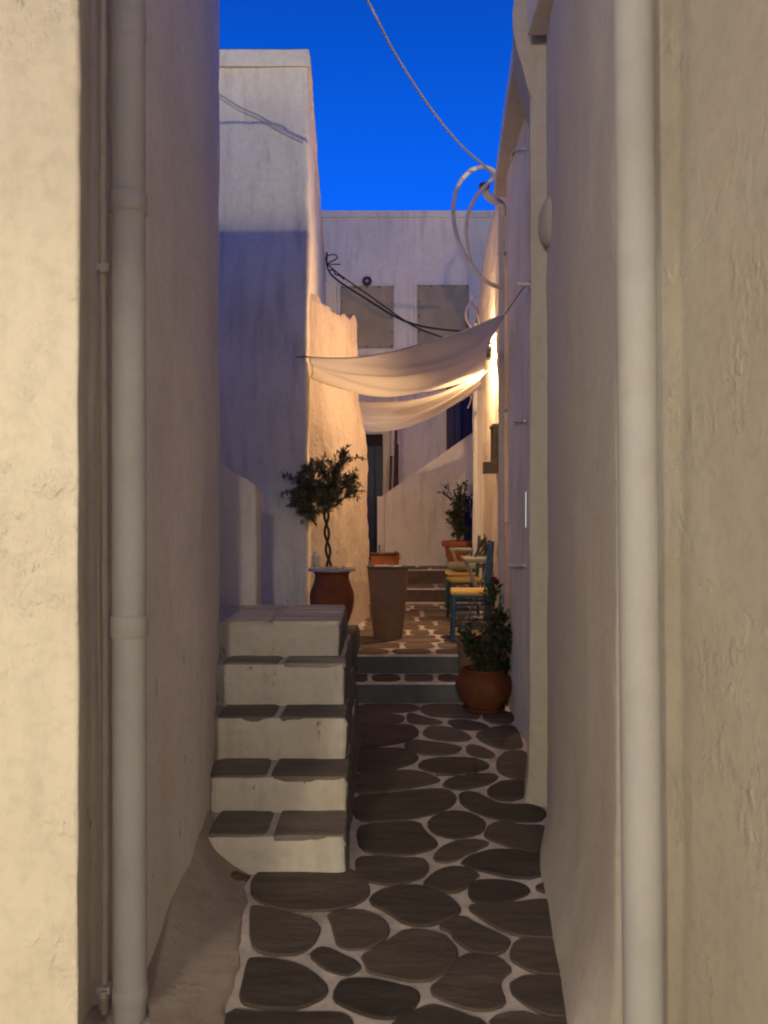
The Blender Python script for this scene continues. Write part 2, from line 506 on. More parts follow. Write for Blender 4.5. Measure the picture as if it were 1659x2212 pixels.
M['cushion'] = simple_mat('cushion', (0.22, 0.20, 0.16), 0.9, 0.1, 30, 0.002, 120, 0.1)
M['orange_wood'] = simple_mat('orange_wood', (0.42, 0.13, 0.03), 0.55, 0.15, 9, 0.002, 40, 0.3)
M['bark'] = simple_mat('bark', (0.06, 0.04, 0.028), 0.85, 0.3, 25, 0.004, 50, 0.2)
M['dry_leaf'] = simple_mat('dry_leaf', (0.25, 0.10, 0.03), 0.8, 0.3, 30)
M['rose'] = simple_mat('rose', (0.30, 0.006, 0.012), 0.55, 0.2, 30, 0, 40, 0.3)

def rush_mat():
    m, nt, b = mat_new('rush')
    w = nt.nodes.new('ShaderNodeTexWave')
    w.wave_type = 'BANDS'; w.bands_direction = 'DIAGONAL'
    w.inputs['Scale'].default_value = 45; w.inputs['Distortion'].default_value = 1.5
    tc = nt.nodes.new('ShaderNodeTexCoord')
    nt.links.new(tc.outputs['Object'], w.inputs['Vector'])
    r_ = ramp(nt, w.outputs['Fac'], [(0.1, (0.42, 0.26, 0.06)), (0.7, (0.66, 0.46, 0.14))])
    nt.links.new(r_.outputs['Color'], b.inputs['Base Color'])
    b.inputs['Roughness'].default_value = 0.7
    bump(nt, b, [(w.outputs['Fac'], 0.5, 0.006)])
    return m
M['rush'] = rush_mat()

def leaf_mat(name, col, back):
    m, nt, b = mat_new(name)
    n1 = tex_noise(nt, 30, 2, 0.5)
    r_ = ramp(nt, n1.outputs['Fac'], [(0.3, tuple(c*0.6 for c in col)), (0.7, tuple(c*1.4 for c in col))])
    geo = nt.nodes.new('ShaderNodeNewGeometry')
    c = mix_col(nt, geo.outputs['Backfacing'], r_.outputs['Color'], back)
    nt.links.new(c, b.inputs['Base Color'])
    b.inputs['Roughness'].default_value = 0.5
    b.inputs['Specular IOR Level'].default_value = 0.35
    return m
M['olive_leaf'] = leaf_mat('olive_leaf', (0.115, 0.108, 0.045), (0.19, 0.18, 0.10))
M['rose_leaf_shaded'] = leaf_mat('rose_leaf_shaded', (0.012, 0.022, 0.008), (0.022, 0.034, 0.016))  # leaf colour darkened to hold the shade over the rose bush
M['ficus_leaf'] = leaf_mat('ficus_leaf', (0.028, 0.040, 0.016), (0.05, 0.06, 0.03))

def cloth_mat(name, col, trans, amt):
    m, nt, b = mat_new(name)
    out = nt.nodes['Material Output']
    tr = nt.nodes.new('ShaderNodeBsdfTranslucent')
    tr.inputs['Color'].default_value = (*trans, 1)
    mx = nt.nodes.new('ShaderNodeMixShader'); mx.inputs[0].default_value = amt
    n1 = tex_noise(nt, 3.0, 4, 0.6)
    r_ = ramp(nt, n1.outputs['Fac'], [(0.3, tuple(c*0.88 for c in col)), (0.7, col)])
    nt.links.new(r_.outputs['Color'], b.inputs['Base Color'])
    b.inputs['Roughness'].default_value = 0.95
    b.inputs['Specular IOR Level'].default_value = 0.1
    n2 = tex_noise(nt, 160, 2, 0.5)
    bump(nt, b, [(n2.outputs['Fac'], 0.3, 0.002)])
    nt.links.new(b.outputs[0], mx.inputs[1]); nt.links.new(tr.outputs[0], mx.inputs[2])
    nt.links.new(mx.outputs[0], out.inputs['Surface'])
    return m
M['sail'] = cloth_mat('sail', (0.80, 0.75, 0.67), (0.88, 0.80, 0.66), 0.5)
M['sail_rear'] = cloth_mat('sail_rear', (0.80, 0.74, 0.64), (0.95, 0.88, 0.74), 0.68)
M['blind_cloth'] = simple_mat('blind_cloth', (0.34, 0.285, 0.20), 0.95, 0.12, 3, 0.004, 14, 0.1, dirt=(0.30, 0.25, 0.19), dirt_amt=0.4)

def glass_mat():
    m, nt, b = mat_new('clear_glass')
    b.inputs['Base Color'].default_value = (0.9, 0.92, 0.9, 1)
    b.inputs['Roughness'].default_value = 0.05
    b.inputs['Transmission Weight'].default_value = 1.0
    b.inputs['IOR'].default_value = 1.45
    return m
M['glass'] = glass_mat()

def emit_mat(name, col, s):
    m, nt, b = mat_new(name)
    b.inputs['Base Color'].default_value = (0.8, 0.8, 0.8, 1)
    b.inputs['Emission Color'].default_value = (*col, 1)
    b.inputs['Emission Strength'].default_value = s
    return m
M['bulb'] = emit_mat('bulb', (1.0, 0.62, 0.28), 30.0)
M['crack_light'] = emit_mat('crack_light', (1.0, 0.95, 0.88), 0.8)

# ------------------------------------------------------------------ ground, pavement, steps
props(link_mesh('ground', [(-300,-300,-0.06),(300,-300,-0.06),(300,300,-0.06),(-300,300,-0.06)], [(0,1,2,3)], M['earth'], None, False), kind='structure')

def sheet(name, x0, x1, y0, y1, z, cell, mat, parent=None, amp=0.004, thick=0.03):
    nx, ny = int((x1-x0)/cell)+1, int((y1-y0)/cell)+1
    V, Fc = [], []
    for j in range(ny+1):
        for i in range(nx+1):
            x, y = x0+(x1-x0)*i/nx, y0+(y1-y0)*j/ny
            V.append((x, y, z + amp*noise.noise((x*3, y*3, z))))
    for j in range(ny):
        for i in range(nx):
            a = j*(nx+1)+i
            Fc.append((a, a+1, a+nx+2, a+nx+1))
    # skirt
    o = len(V)
    rim = [i for i in range(nx+1)] + [(j)*(nx+1)+nx for j in range(1, ny+1)] + [ny*(nx+1)+i for i in range(nx-1, -1, -1)] + [j*(nx+1) for j in range(ny-1, 0, -1)]
    for i in rim: V.append((V[i][0], V[i][1], z - thick))
    m = len(rim)
    for k in range(m):
        k2 = (k+1) % m
        Fc.append((rim[k], o+k, o+k2, rim[k2]))
    return link_mesh(name, V, Fc, mat, parent)

pavement = props(sheet('pavement', -3.0, 1.4, -5.0, 6.26, 0.0, 0.06, M['mortar'], None, 0.006), kind='structure')

ZA = ['155,490 200,460 330,453 500,455 580,475 570,495 480,512 300,515 180,508',
 '590,490 620,460 740,456 860,458 960,490 975,535 940,555 760,545 640,530',
 '1000,530 1015,508 1120,505 1198,512 1195,578 1090,588 1010,560',
 '145,540 170,518 330,515 470,528 482,555 440,580 280,588 155,578',
 '498,530 530,512 600,535 720,565 730,580 690,592 580,588 515,575',
 '765,575 790,558 930,565 1020,590 1033,605 990,625 890,628 800,605',
 '950,655 1010,620 1130,598 1205,600 1235,660 1258,730 1200,748 1100,745 1000,705',
 '110,598 250,595 420,590 530,595 572,630 560,670 480,705 300,735 180,732 110,725',
 '608,640 640,603 740,600 850,625 918,670 900,692 800,700 680,686 620,665',
 '482,720 545,690 640,698 790,720 852,735 850,757 790,787 650,792 540,770',
 '885,740 915,718 1000,738 1070,775 1075,797 1030,810 940,802 895,775',
 '110,758 300,746 480,745 560,785 572,815 520,850 380,890 220,897 115,885',
 '578,855 620,820 760,803 920,808 1010,835 1033,865 980,897 860,912 700,907 610,885',
 '1083,850 1110,790 1170,762 1275,762 1285,830 1303,890 1290,930 1200,942 1110,910',
 '142,920 300,903 480,888 590,898 680,932 710,960 640,985 480,1015 280,1037 180,1032 148,990',
 '738,975 790,938 930,912 1060,912 1098,935 1050,972 930,1007 810,1012 750,995',
 '1023,1030 1060,985 1140,955 1300,955 1308,1010 1260,1065 1160,1090 1070,1072',
 '156,1058 350,1045 560,1018 720,1010 795,1038 812,1085 760,1142 620,1192 420,1222 240,1224 168,1180',
 '848,1060 880,1033 960,1036 1030,1073 1100,1106 1230,1114 1300,1112 1385,1140 1400,1180 1360,1220 1230,1224 1080,1207 950,1162 868,1112',
 '633,1240 680,1188 780,1157 890,1163 985,1203 1014,1240 990,1292 910,1322 780,1332 680,1302',
 '183,1290 220,1250 400,1233 580,1227 602,1280 680,1340 694,1375 640,1412 500,1442 330,1442 208,1412',
 '1010,1300 1050,1240 1150,1223 1230,1248 1410,1253 1450,1330 1490,1405 1400,1432 1250,1412 1080,1362 1025,1327',
 '678,1450 720,1400 800,1355 920,1343 1010,1353 1037,1372 960,1412 870,1452 790,1492 700,1487',
 '863,1490 940,1440 1080,1405 1230,1414 1400,1442 1480,1432 1532,1515 1450,1547 1330,1592 1200,1592 1040,1557 900,1517']
ZB = ['675,215 690,186 760,183 850,190 940,190 968,215 965,250 910,280 820,298 745,290 695,265',
 '946,295 990,250 1050,225 1120,227 1184,255 1150,280 1110,322 1060,332 990,314',
 '1138,310 1160,282 1230,277 1330,287 1377,310 1379,332 1320,362 1220,380 1160,367 1140,340',
 '1398,310 1460,280 1527,262 1532,352 1470,342',
 '255,300 270,258 330,237 480,231 620,229 690,258 722,310 712,350 640,387 500,405 380,400 300,372 260,342',
 '728,370 760,328 840,304 950,302 1040,338 1097,385 1092,415 1020,452 960,464 880,457 820,417',
 '1143,395 1160,380 1300,375 1400,362 1500,364 1520,390 1512,490 1480,512 1390,514 1290,492 1200,442',
 '248,400 260,386 350,404 470,429 522,465 524,500 490,552 440,582 380,585 290,577 248,540',
 '560,425 590,407 690,401 770,429 810,475 802,510 740,552 660,567 600,552 588,500 575,450',
 '1013,470 1060,440 1110,427 1170,459 1292,515 1302,540 1270,577 1210,582 1140,567 1088,530 1060,490',
 '1303,590 1330,523 1400,519 1527,534 1540,652 1500,670 1400,657 1330,622',
 '703,590 750,560 820,520 880,481 980,489 1050,518 1087,570 1077,610 1010,672 960,694 880,692 800,672 730,657 722,620',
 '486,590 510,563 550,555 620,583 692,620 694,645 650,670 600,667 540,642',
 '233,620 250,600 350,606 450,628 522,680 557,720 542,762 450,802 340,805 230,787 208,760 220,690',
 '983,720 1020,690 1070,640 1110,586 1200,589 1260,600 1314,650 1275,680 1262,715 1287,770 1260,802 1180,814 1100,797 1010,762',
 '1303,710 1340,679 1400,669 1542,684 1564,760 1557,832 1480,840 1400,812 1330,762',
 '586,770 600,720 625,690 720,683 830,703 922,730 932,760 900,812 820,850 720,832 640,802',
 '163,812 250,820 400,825 600,822 648,848 650,900 600,985 350,1000 140,990 145,880',
 '838,852 950,800 1000,789 1120,829 1202,860 1212,930 1100,1000 900,985 800,920',
 '1228,842 1330,813 1450,845 1562,850 1592,950 1480,1000 1300,985 1240,900']
def parse(s): return [tuple(float(q) for q in p.split(',')) for p in s.split()]
K = 2212 / 4032
for s in ZA:
    stone('paving_stone', [G((1300 + x/1.659)*K, (2500 + y/1.659)*K) for x, y in parse(s)], 0.0, M['slate'], pavement)
for s in ZB:
    stone('paving_stone', [G((750 + x/1.037)*K, (3200 + y/1.037)*K) for x, y in parse(s)], 0.0, M['slate'], pavement)
# the pavement goes on under and behind the viewer
yy = 1.86
row = 0
while yy > -4.5:
    h_ = rnd.uniform(0.24, 0.36)
    xx = -0.62 if yy > 0.2 else -2.8
    while xx < 0.66:
        w_ = rnd.uniform(0.26, 0.46)
        cx_, cy_ = xx + w_/2, yy - h_/2 + 0.05*math.sin(xx*5+row)
        pts = []
        for k in range(10):
            a = 2*math.pi*k/10
            e = 0.62
            pts.append((cx_ + (w_/2-0.022)*math.copysign(abs(math.cos(a))**e, math.cos(a))*rnd.uniform(0.9, 1.0),
                        cy_ + (h_/2-0.022)*math.copysign(abs(math.sin(a))**e, math.sin(a))*rnd.uniform(0.9, 1.0)))
        if xx + w_ < 0.76: stone('paving_stone', pts, 0.0, M['slate'], pavement)
        xx += w_
    yy -= h_; row += 1

def slab(name, x0, x1, y0, y1, z, mat, parent, jit=0.012, rc=0.05, thick=0.008):
    rc = min(rc, (x1-x0)*0.4, (y1-y0)*0.4)
    pts = []
    for cxx, cyy, a0 in ((x1-rc, y1-rc, 0), (x0+rc, y1-rc, 90), (x0+rc, y0+rc, 180), (x1-rc, y0+rc, 270)):
        for k in (0, 45, 90):
            a = R(a0 + k)
            pts.append((cxx + rc*math.cos(a) + rnd.uniform(-jit, jit), cyy + rc*math.sin(a) + rnd.uniform(-jit, jit)))
    return stone(name, pts, z, mat, parent, thick=thick, inset=0.006, grow=1.0)

# two dark blue steps up to the terrace
step_a = props(box('lower_step', -1.2, 1.35, 6.24, 6.70, -0.05, 0.152, M['riser_blue'], None, 0.012), kind='structure')
sheet('mortar_bed', -1.2, 1.35, 6.236, 6.62, 0.162, 0.06, M['mortar'], step_a, 0.003, 0.012)
for a, b_ in ((-0.255, -0.135), (-0.10, 0.135), (0.17, 0.42), (0.45, 0.62), (0.66, 0.94)):
    slab('paving_stone', a, b_, 6.285, 6.56, 0.162, M['slate'], step_a, 0.01, 0.07)
terrace = props(box('terrace', -1.6, 1.6, 6.61, 10.6, -0.05, 0.308, M['riser_blue'], None, 0.012), kind='structure')
sheet('mortar_bed', -1.6, 1.6, 6.604, 10.52, 0.318, 0.08, M['mortar'], terrace, 0.004, 0.012)
yy = 6.66
while yy < 10.3:
    h_ = 0.27 if yy < 6.9 else rnd.uniform(0.20, 0.36)
    xx = -0.24 + rnd.uniform(-0.03, 0.03)
    while xx < 1.05:
        w_ = rnd.uniform(0.22, 0.46) if h_ > 0.25 else rnd.uniform(0.26, 0.56)
        x1 = min(xx + w_, 1.13)
        if x1 - xx > 0.1:
            slab('paving_stone', xx, x1 - 0.040, yy, yy + h_ - 0.045, 0.318, M['slate_terrace'], terrace, 0.008, 0.06)
        xx += w_
    yy += h_
upper_step = props(box('upper_step', -1.6, 2.4, 10.5, 11.3, 0.25, 0.488, M['riser_brown'], None, 0.012), kind='structure')
sheet('mortar_bed', -1.6, 2.4, 10.494, 11.21, 0.498, 0.08, M['mortar'], upper_step, 0.006, 0.012)
xx = -0.3
while xx < 1.3:
    w_ = rnd.uniform(0.25, 0.5)
    slab('paving_stone', xx, xx + w_ - 0.05, 10.56, 11.14, 0.498, M['slate_terrace'], upper_step, 0.012, 0.08)
    xx += w_
landing = props(box('landing', -2.2, 3.4, 11.2, 14.0, 0.25, 0.698, M['riser_brown'], None, 0.012), kind='structure')
sheet('mortar_bed', -2.2, 3.4, 11.194, 13.9, 0.708, 0.09, M['mortar'], landing, 0.006, 0.012)
for j in range(2):
    xx = -0.5
    while xx < 1.7:
        w_ = rnd.uniform(0.25, 0.5)
        slab('paving_stone', xx, xx + w_ - 0.05, 11.25 + 0.36*j, 11.57 + 0.36*j, 0.708, M['slate_terrace'], landing, 0.012, 0.08)
        xx += w_

# ------------------------------------------------------------------ houses and walls
def bulge(x, y, z):
    if x < -1.1: return 0.0
    k = sstep(2.36, 2.62, y) * (1 - sstep(3.22, 3.45, y))
    return k * 0.17 * math.exp(-(max(z, 0.0)/0.13)**1.1)
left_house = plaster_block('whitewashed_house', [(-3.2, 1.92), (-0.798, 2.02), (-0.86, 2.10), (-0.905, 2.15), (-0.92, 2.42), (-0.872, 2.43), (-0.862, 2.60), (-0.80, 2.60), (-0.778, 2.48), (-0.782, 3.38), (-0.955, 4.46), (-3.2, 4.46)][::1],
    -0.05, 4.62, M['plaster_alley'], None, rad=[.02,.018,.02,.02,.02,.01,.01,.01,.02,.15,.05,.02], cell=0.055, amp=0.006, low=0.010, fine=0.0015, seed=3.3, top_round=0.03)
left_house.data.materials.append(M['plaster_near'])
for p in left_house.data.polygons:
    if p.center.y < 2.08: p.material_index = 1
props(left_house, 'whitewashed house wall with a lit near corner and the narrow stair at its foot', 'house')

# sloping plaster foot between the wall and the paving
def foot_grid():
    ny, ns_ = 46, 18
    V, Fc = [], []
    for j in range(ny+1):
        y = 1.95 + (3.46-1.95)*j/ny
        xi = -0.70 - 0.12*sstep(2.3, 2.5, y)
        xo = -0.455 - 0.118*(y-2.33) if y > 2.33 else -0.455 + 0.07*(2.33-y)
        h_ = 0.02 + 0.15*sstep(2.3, 3.0, y) + 0.09*sstep(3.0, 3.3, y)
        for i in range(ns_+1):
            t = i/ns_
            x = xi + (xo-xi)*t + 0.03*noise.fractal(Vector((y*6, t*2, 3.0)), 1, 2, 3)*sstep(0.3, 1, t)
            z = h_*(1-t)**1.9 + 0.007*noise.fractal(Vector((x*6, y*6, 1.0)), 1, 2, 4)*(1-t*0.5) + (0.006 if i < ns_ else -0.02)
            V.append((x, y, z))
    for j in range(ny):
        for i in range(ns_):
            a = j*(ns_+1)+i
            Fc.append((a, a+1, a+ns_+2, a+ns_+1))
    # close it underneath
    o = len(V)
    for j in (0, ny):
        for i in (0, ns_):
            V.append((V[j*(ns_+1)+i][0], V[j*(ns_+1)+i][1], -0.03))
    Fc.append((o, o+2, o+3, o+1))
    return V, Fc
V, Fc = foot_grid()
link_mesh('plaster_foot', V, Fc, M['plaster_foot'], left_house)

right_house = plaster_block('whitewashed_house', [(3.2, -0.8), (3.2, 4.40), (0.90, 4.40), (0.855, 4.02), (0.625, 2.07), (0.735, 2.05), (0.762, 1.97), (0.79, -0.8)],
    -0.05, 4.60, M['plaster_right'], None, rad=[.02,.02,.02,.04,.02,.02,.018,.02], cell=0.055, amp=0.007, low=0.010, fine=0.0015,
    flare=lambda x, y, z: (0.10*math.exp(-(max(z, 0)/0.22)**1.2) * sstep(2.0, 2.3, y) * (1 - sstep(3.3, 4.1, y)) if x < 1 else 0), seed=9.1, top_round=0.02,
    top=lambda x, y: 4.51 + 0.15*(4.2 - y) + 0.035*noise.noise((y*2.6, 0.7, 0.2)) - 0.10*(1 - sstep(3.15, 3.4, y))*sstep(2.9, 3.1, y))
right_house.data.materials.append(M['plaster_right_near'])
for p in right_house.data.polygons:
    if p.center.y < 2.02: p.material_index = 1
props(right_house, 'whitewashed house wall beside the wide grey downpipe, with a corner pilaster', 'house')
plaster_block('pilaster', [(0.775, 4.10), (0.93, 4.03), (0.93, 4.52), (0.848, 4.48)], -0.02, 3.98, M['plaster_pilaster'], right_house, rad=0.015, cell=0.06, amp=0.005, low=0.006, seed=5,
    flare=lambda x, y, z: 0.03*math.exp(-(max(z, 0)/0.15)))
# scrolled corbel on top of the pilaster
prof = [(0.80, 3.72), (0.765, 3.80), (0.735, 3.92), (0.705, 4.02), (0.685, 4.12), (0.683, 4.20), (0.695, 4.30), (0.73, 4.38), (0.93, 4.38), (0.93, 3.72)]
bm = bmesh.new()
lo = [bm.verts.new((x, 4.085, z)) for x, z in prof]; hi = [bm.verts.new((x + 0.068, 4.46, z)) for x, z in prof]
bm.faces.new(lo); bm.faces.new(hi[::-1])
for i in range(len(prof)):
    j = (i+1) % len(prof); bm.faces.new((lo[i], hi[i], hi[j], lo[j]))
bmesh.ops.bevel(bm, geom=[e for e in bm.edges], offset=0.006, segments=2, affect='EDGES')
link_bm('corbel', bm, M['plaster_pilaster'], right_house)
box('roof_beam', 0.745, 0.90, 3.55, 4.0, 4.03, 4.25, M['plaster_clean'], right_house, 0.006)
# plaster lump high on the wall
bm = bmesh.new()
bmesh.ops.create_icosphere(bm, subdivisions=3, radius=1.0)
for v in bm.verts:
    k = 1 + 0.12*noise.noise(v.co*1.5)
    v.co = Vector((v.co.x*0.062*k + 0.862, v.co.y*0.15*k + 3.95, v.co.z*0.13*k + 3.04))
link_bm('plaster_lump', bm, M['plaster_pilaster'], right_house, True)

def r2top(x, y):
    t = 4.46 if y < 6.62 else 4.66
    return t - 0.60 * sstep(8.3, 10.4, y) if y > 8.3 else t
mid_house = plaster_block('whitewashed_house', [(3.2, 4.45), (3.2, 10.45), (1.205, 10.45), (1.075, 6.30), (0.985, 6.14), (0.945, 4.45)],
    -0.05, 4.66, M['plaster'], None, rad=[.02,.02,.03,.02,.03,.02], cell=0.075, amp=0.006, low=0.016, seed=21.0, top=r2top, top_round=0.01)
props(mid_house, 'whitewashed house with a sloping eave, behind the row of taverna chairs', 'house')
# eave beam along its top
bm = bmesh.new()
A0, A1 = Vector((0.765, 4.42)), Vector((0.945, 6.58))
e0 = [(0.765, 4.50), (1.02, 4.50), (1.14, 6.58), (0.94, 6.58)]
lo = [bm.verts.new((x, y, 4.24)) for x, y in e0]; hi = [bm.verts.new((x, y, 4.38)) for x, y in e0]
bm.faces.new(lo[::-1]); bm.faces.new(hi)
for i in range(4):
    j = (i+1) % 4; bm.faces.new((lo[i], lo[j], hi[j], hi[i]))
bmesh.ops.subdivide_edges(bm, edges=[e for e in bm.edges if e.calc_length() > 1], cuts=16)
for v in bm.verts:
    v.co += Vector((0.006, 0, 0.006)) * noise.noise(v.co*2.2)
bmesh.ops.bevel(bm, geom=[e for e in bm.edges if len(e.link_faces) == 2 and e.calc_face_angle(0) > 0.6], offset=0.008, segments=2, affect='EDGES')
link_bm('eave', bm, M['plaster_clean'], mid_house)
# white boarded panel with its straps
panel = empty('boarded_panel', (0, 0, 0)); panel.parent = mid_house
def panel_x(y): return 0.945 + (0.985-0.945)*(y-4.45)/(6.14-4.45)
for py, pts in ((325, [(1112, 345), (1114, 330), (1122, 323), (1141, 321)]), (912, [(1116, 918), (1117, 911), (1128, 909), (1141, 909)]), (1222, [(1108, 1222), (1120, 1223), (1141, 1222)])):
    cc = [P(px, py_, 5.9 - (px-1108)/33*0.75) for px, py_ in pts]
    for c in cc: c.x = panel_x(c.y) - 0.018
    tube('strap', cc, 0.009, M['white_metal'], panel, 6, 3)
box('light_slit', panel_x(5.14)-0.014, panel_x(5.14)-0.011, 5.138, 5.141, P(1140, 1140, 5.1).z, P(1140, 1062, 5.1).z, M['crack_light'], panel, 0.0)

def tall_top(x, y): return 5.60
tall_house = plaster_block('tall_house', [(-4.2, 7.0), (-0.69, 7.0), (-1.03, 13.45), (-4.2, 13.45)], -0.05, 5.60, M['plaster_tall'], None, rad=[.02,.05,.02,.02], cell=0.08, amp=0.012, low=0.02, fine=0.004, seed=40.0, top_round=0.0)
props(tall_house, 'tall whitewashed house with a plain coping, dark below and lamplit at the top', 'house')
plaster_block('coping', [(-4.2, 6.98), (-0.668, 6.98), (-1.01, 13.45), (-4.2, 13.45)], 5.60, 5.765, M['plaster'], tall_house, rad=0.02, cell=0.08, amp=0.006, low=0.006, fine=0.003, seed=42.0)

def annex_top(x, y):
    t = (y - 7.06) / 1.94
    return 3.57 + 0.24*t + 0.04*math.sin(t*7) + 0.05*noise.fractal(Vector((x*6, y*6, 0.3)), 1, 2, 3)
annex = plaster_block('rough_wall', [(-1.05, 7.13), (-0.76, 7.13), (-0.315, 8.95), (-0.34, 9.35), (-1.1, 9.5)], 0.30, 3.8, M['plaster_rough'], None,
    rad=[.02,.05,.05,.05,.02], cell=0.055, amp=0.022, low=0.022, fine=0.008, seed=60.0, top=annex_top, top_round=0.02,
    flare=lambda x, y, z: (0.10*(1 - sstep(2.1, 3.1, z)) + 0.05*(1 - z/3.5))*sstep(7.2, 7.7, y))
props(annex, 'rough lumpy plaster wall glowing in lamplight, joined to the tall house', 'wall')

# unseen walls added behind the viewer: they bounce lamp light and block the sky
props(box('bounce_wall', -6.5, 9.0, -7.6, -7.2, -0.05, 5.2, M['plaster'], None, 0.03), kind='structure')
props(box('bounce_wall', -6.5, -6.1, -7.2, 2.2, -0.05, 5.2, M['plaster'], None, 0.03), kind='structure')

# far house across the end of the alley
far_house = empty('far_house', (0, 13.5, 0))
props(far_house, 'white two storey house across the end of the alley with shaded windows', 'house')
def fh(o): o.parent = far_house; o.matrix_parent_inverse = Matrix.Translation((0, -13.5, 0)); return o
fh(plaster_block('wall', [(-2.2, 13.5), (4.2, 13.5), (4.2, 17), (-2.2, 17)], 0.3, 6.72, M['plaster'], None, rad=0.02, cell=0.12, amp=0.006, low=0.012, seed=80.0, top_round=0.0))
fh(box('coping', -2.2, 4.2, 13.47, 17, 6.72, 6.84, M['plaster'], None, 0.01))
fh(box('ledge', -2.2, 4.2, 13.455, 13.6, 4.30, 4.40, M['plaster_clean'], None, 0.01))
for (xa, xb, ya, yb) in ((737, 849, 619, 751), (903, 1011, 617, 752)):
    a, b_ = P(xa, yb, 13.46), P(xb, ya, 13.46)
    nx, nz = 18, 18
    V, Fc = [], []
    for layer in (0, 1):
        for j in range(nz+1):
            for i in range(nx+1):
                u, v = i/nx, j/nz
                x, z = a.x+(b_.x-a.x)*u, a.z+(b_.z-a.z)*v
                d_ = 0.03*noise.fractal(Vector((x*2.6, z*3.4, 5)), 1, 2, 3) + 0.014*math.sin(9*u+6*v)*math.sin(3.1*v)
                V.append((x, 13.455 + layer*0.006 - abs(d_), z))
    N_ = (nx+1)*(nz+1)
    for j in range(nz):
        for i in range(nx):
            q = j*(nx+1)+i
            Fc.append((q, q+1, q+nx+2, q+nx+1)); Fc.append((N_+q, N_+q+nx+1, N_+q+nx+2, N_+q+1))
    bl = link_mesh('window_blind', V, Fc, M['blind_cloth'])
    fh(bl)
    for (fx0, fx1, fz0, fz1) in ((a.x-0.075, a.x-0.012, a.z-0.07, b_.z+0.07), (b_.x+0.012, b_.x+0.075, a.z-0.07, b_.z+0.07), (a.x-0.011, b_.x+0.011, b_.z+0.012, b_.z+0.07), (a.x-0.011, b_.x+0.011, a.z-0.07, a.z-0.012)):
        fh(box('window_frame', fx0, fx1, 13.466, 13.55, fz0, fz1, M['plaster_clean'], None, 0.006))
    for i in range(5):
        for (gx, gz) in ((a.x+0.02+(b_.x-a.x-0.04)*i/4, b_.z-0.02), (a.x+0.02+(b_.x-a.x-0.04)*i/4, a.z+0.02), (a.x+0.02, a.z+0.02+(b_.z-a.z-0.04)*i/4), (b_.x-0.02, a.z+0.02+(b_.z-a.z-0.04)*i/4)):
            if i in (0,) and gz == b_.z-0.02: continue
            g = box('grommet', gx-0.011, gx+0.011, 13.425, 13.452, gz-0.011, gz+0.011, M['dark_metal'], bl, 0.003)
# lower doors of the far house
def door(x0, x1, z0, z1, y, mat, n=3, transom=0.0):
    d_ = box('door', x0, x1, y, y+0.05, z0, z1, M['dark_void'], None, 0.003); fh(d_)
    w_ = (x1-x0)/n
    for i in range(n):
        box('plank', x0+w_*i+0.006, x0+w_*(i+1)-0.006, y-0.02, y+0.004, z0+0.01, z1-transom-0.01, mat, d_, 0.003)
    if transom:
        for i in range(2):
            box('transom_pane', x0+0.03+i*(x1-x0)/2, x0+(i+1)*(x1-x0)/2-0.03, y-0.008, y+0.004, z1-transom+0.03, z1-0.03, M['dark_void'], d_, 0.002)
    return d_
d1 = door(P(776, 0, 13.44).x, P(827, 0, 13.44).x, 0.72, P(0, 938, 13.44).z, 13.44, M['door_blue'], 3, 0.20)
box('handle', P(809, 0, 13.4).x, P(813, 0, 13.4).x, 13.39, 13.42, P(0, 1008, 13.4).z, P(0, 995, 13.4).z, M['dark_metal'], d1, 0.002)
d2 = door(P(965, 0, 13.44).x, P(1032, 0, 13.44).x, 2.2, 4.25, 13.44, M['door_navy'], 4)
fh(box('pillar', P(845, 0, 13.3).x, P(864, 0, 13.3).x, 13.3, 13.52, 0.7, 4.3, M['plaster'], None, 0.01))

# outdoor stair with its sloping parapet in front of the far house
stair2 = empty('outdoor_staircase', (0, 12, 0.7))
props(stair2, 'whitewashed outdoor stair climbing right behind its solid sloping parapet', 'stairs')
def st(o): o.parent = stair2; o.matrix_parent_inverse = Matrix.Translation((0, -12, -0.7)); return o
x0_, x1_ = P(817, 0, 12).x, 2.9
sl = (P(0, 935, 12).z - P(0, 1075, 12).z) / (P(1020, 0, 12).x - P(820, 0, 12).x)
z_at = lambda x: P(0, 1075, 12).z + (x - P(820, 0, 12).x) * sl
par = plaster_block('parapet', [(x0_, 12.0), (x1_, 11.985), (x1_, 12.2), (x0_, 12.2)], 0.66, 3.5, M['plaster_rough'], None, rad=0.012, cell=0.07, amp=0.004, low=0.008, seed=90, top=lambda x, y: z_at(x), top_round=0.0)
par.data.materials[0] = M['plaster']
st(par)
st(plaster_block('buttress', [(x0_-0.015, 11.955), (x0_+0.10, 11.965), (x0_+0.10, 12.02), (x0_-0.015, 12.1)], 0.66, z_at(x0_+0.05), M['plaster_clean'], None, rad=0.01, cell=0.08, amp=0.003, low=0.003, seed=95, top_round=0.0))
for i in range(10):
    xs = x0_ + 0.1 + 0.25*i
    st(box('step', xs, min(xs + 2.6, 3.2), 12.2, 13.42, 0.66 + 0.172*i, 0.66 + 0.172*(i+1), M['plaster_clean'], None, 0.008))
st(box('cupboard_door', P(1002, 0, 11.95).x, 1.95, 11.93, 11.99, 0.72, P(0, 1078, 11.95).z, M['door_navy'], None, 0.004))

# low parapet at the top of the near stair
pw = plaster_block('low_parapet', [(-2.2, 5.21), (P(554, 0, 5.2).x, 5.2), (P(554, 0, 5.2).x, 5.42), (-2.2, 5.42)], -0.02, 1.9, M['plaster_clean'], None, rad=0.02, cell=0.05, amp=0.004, low=0.006, seed=33,
    top=lambda x, y: 1.725 + 0.50*max(0, -0.875-x)+0.02*sstep(-.86, -.9, x), top_round=0.012)
props(pw, 'low white parapet wall standing at the top of the near stair', 'parapet')

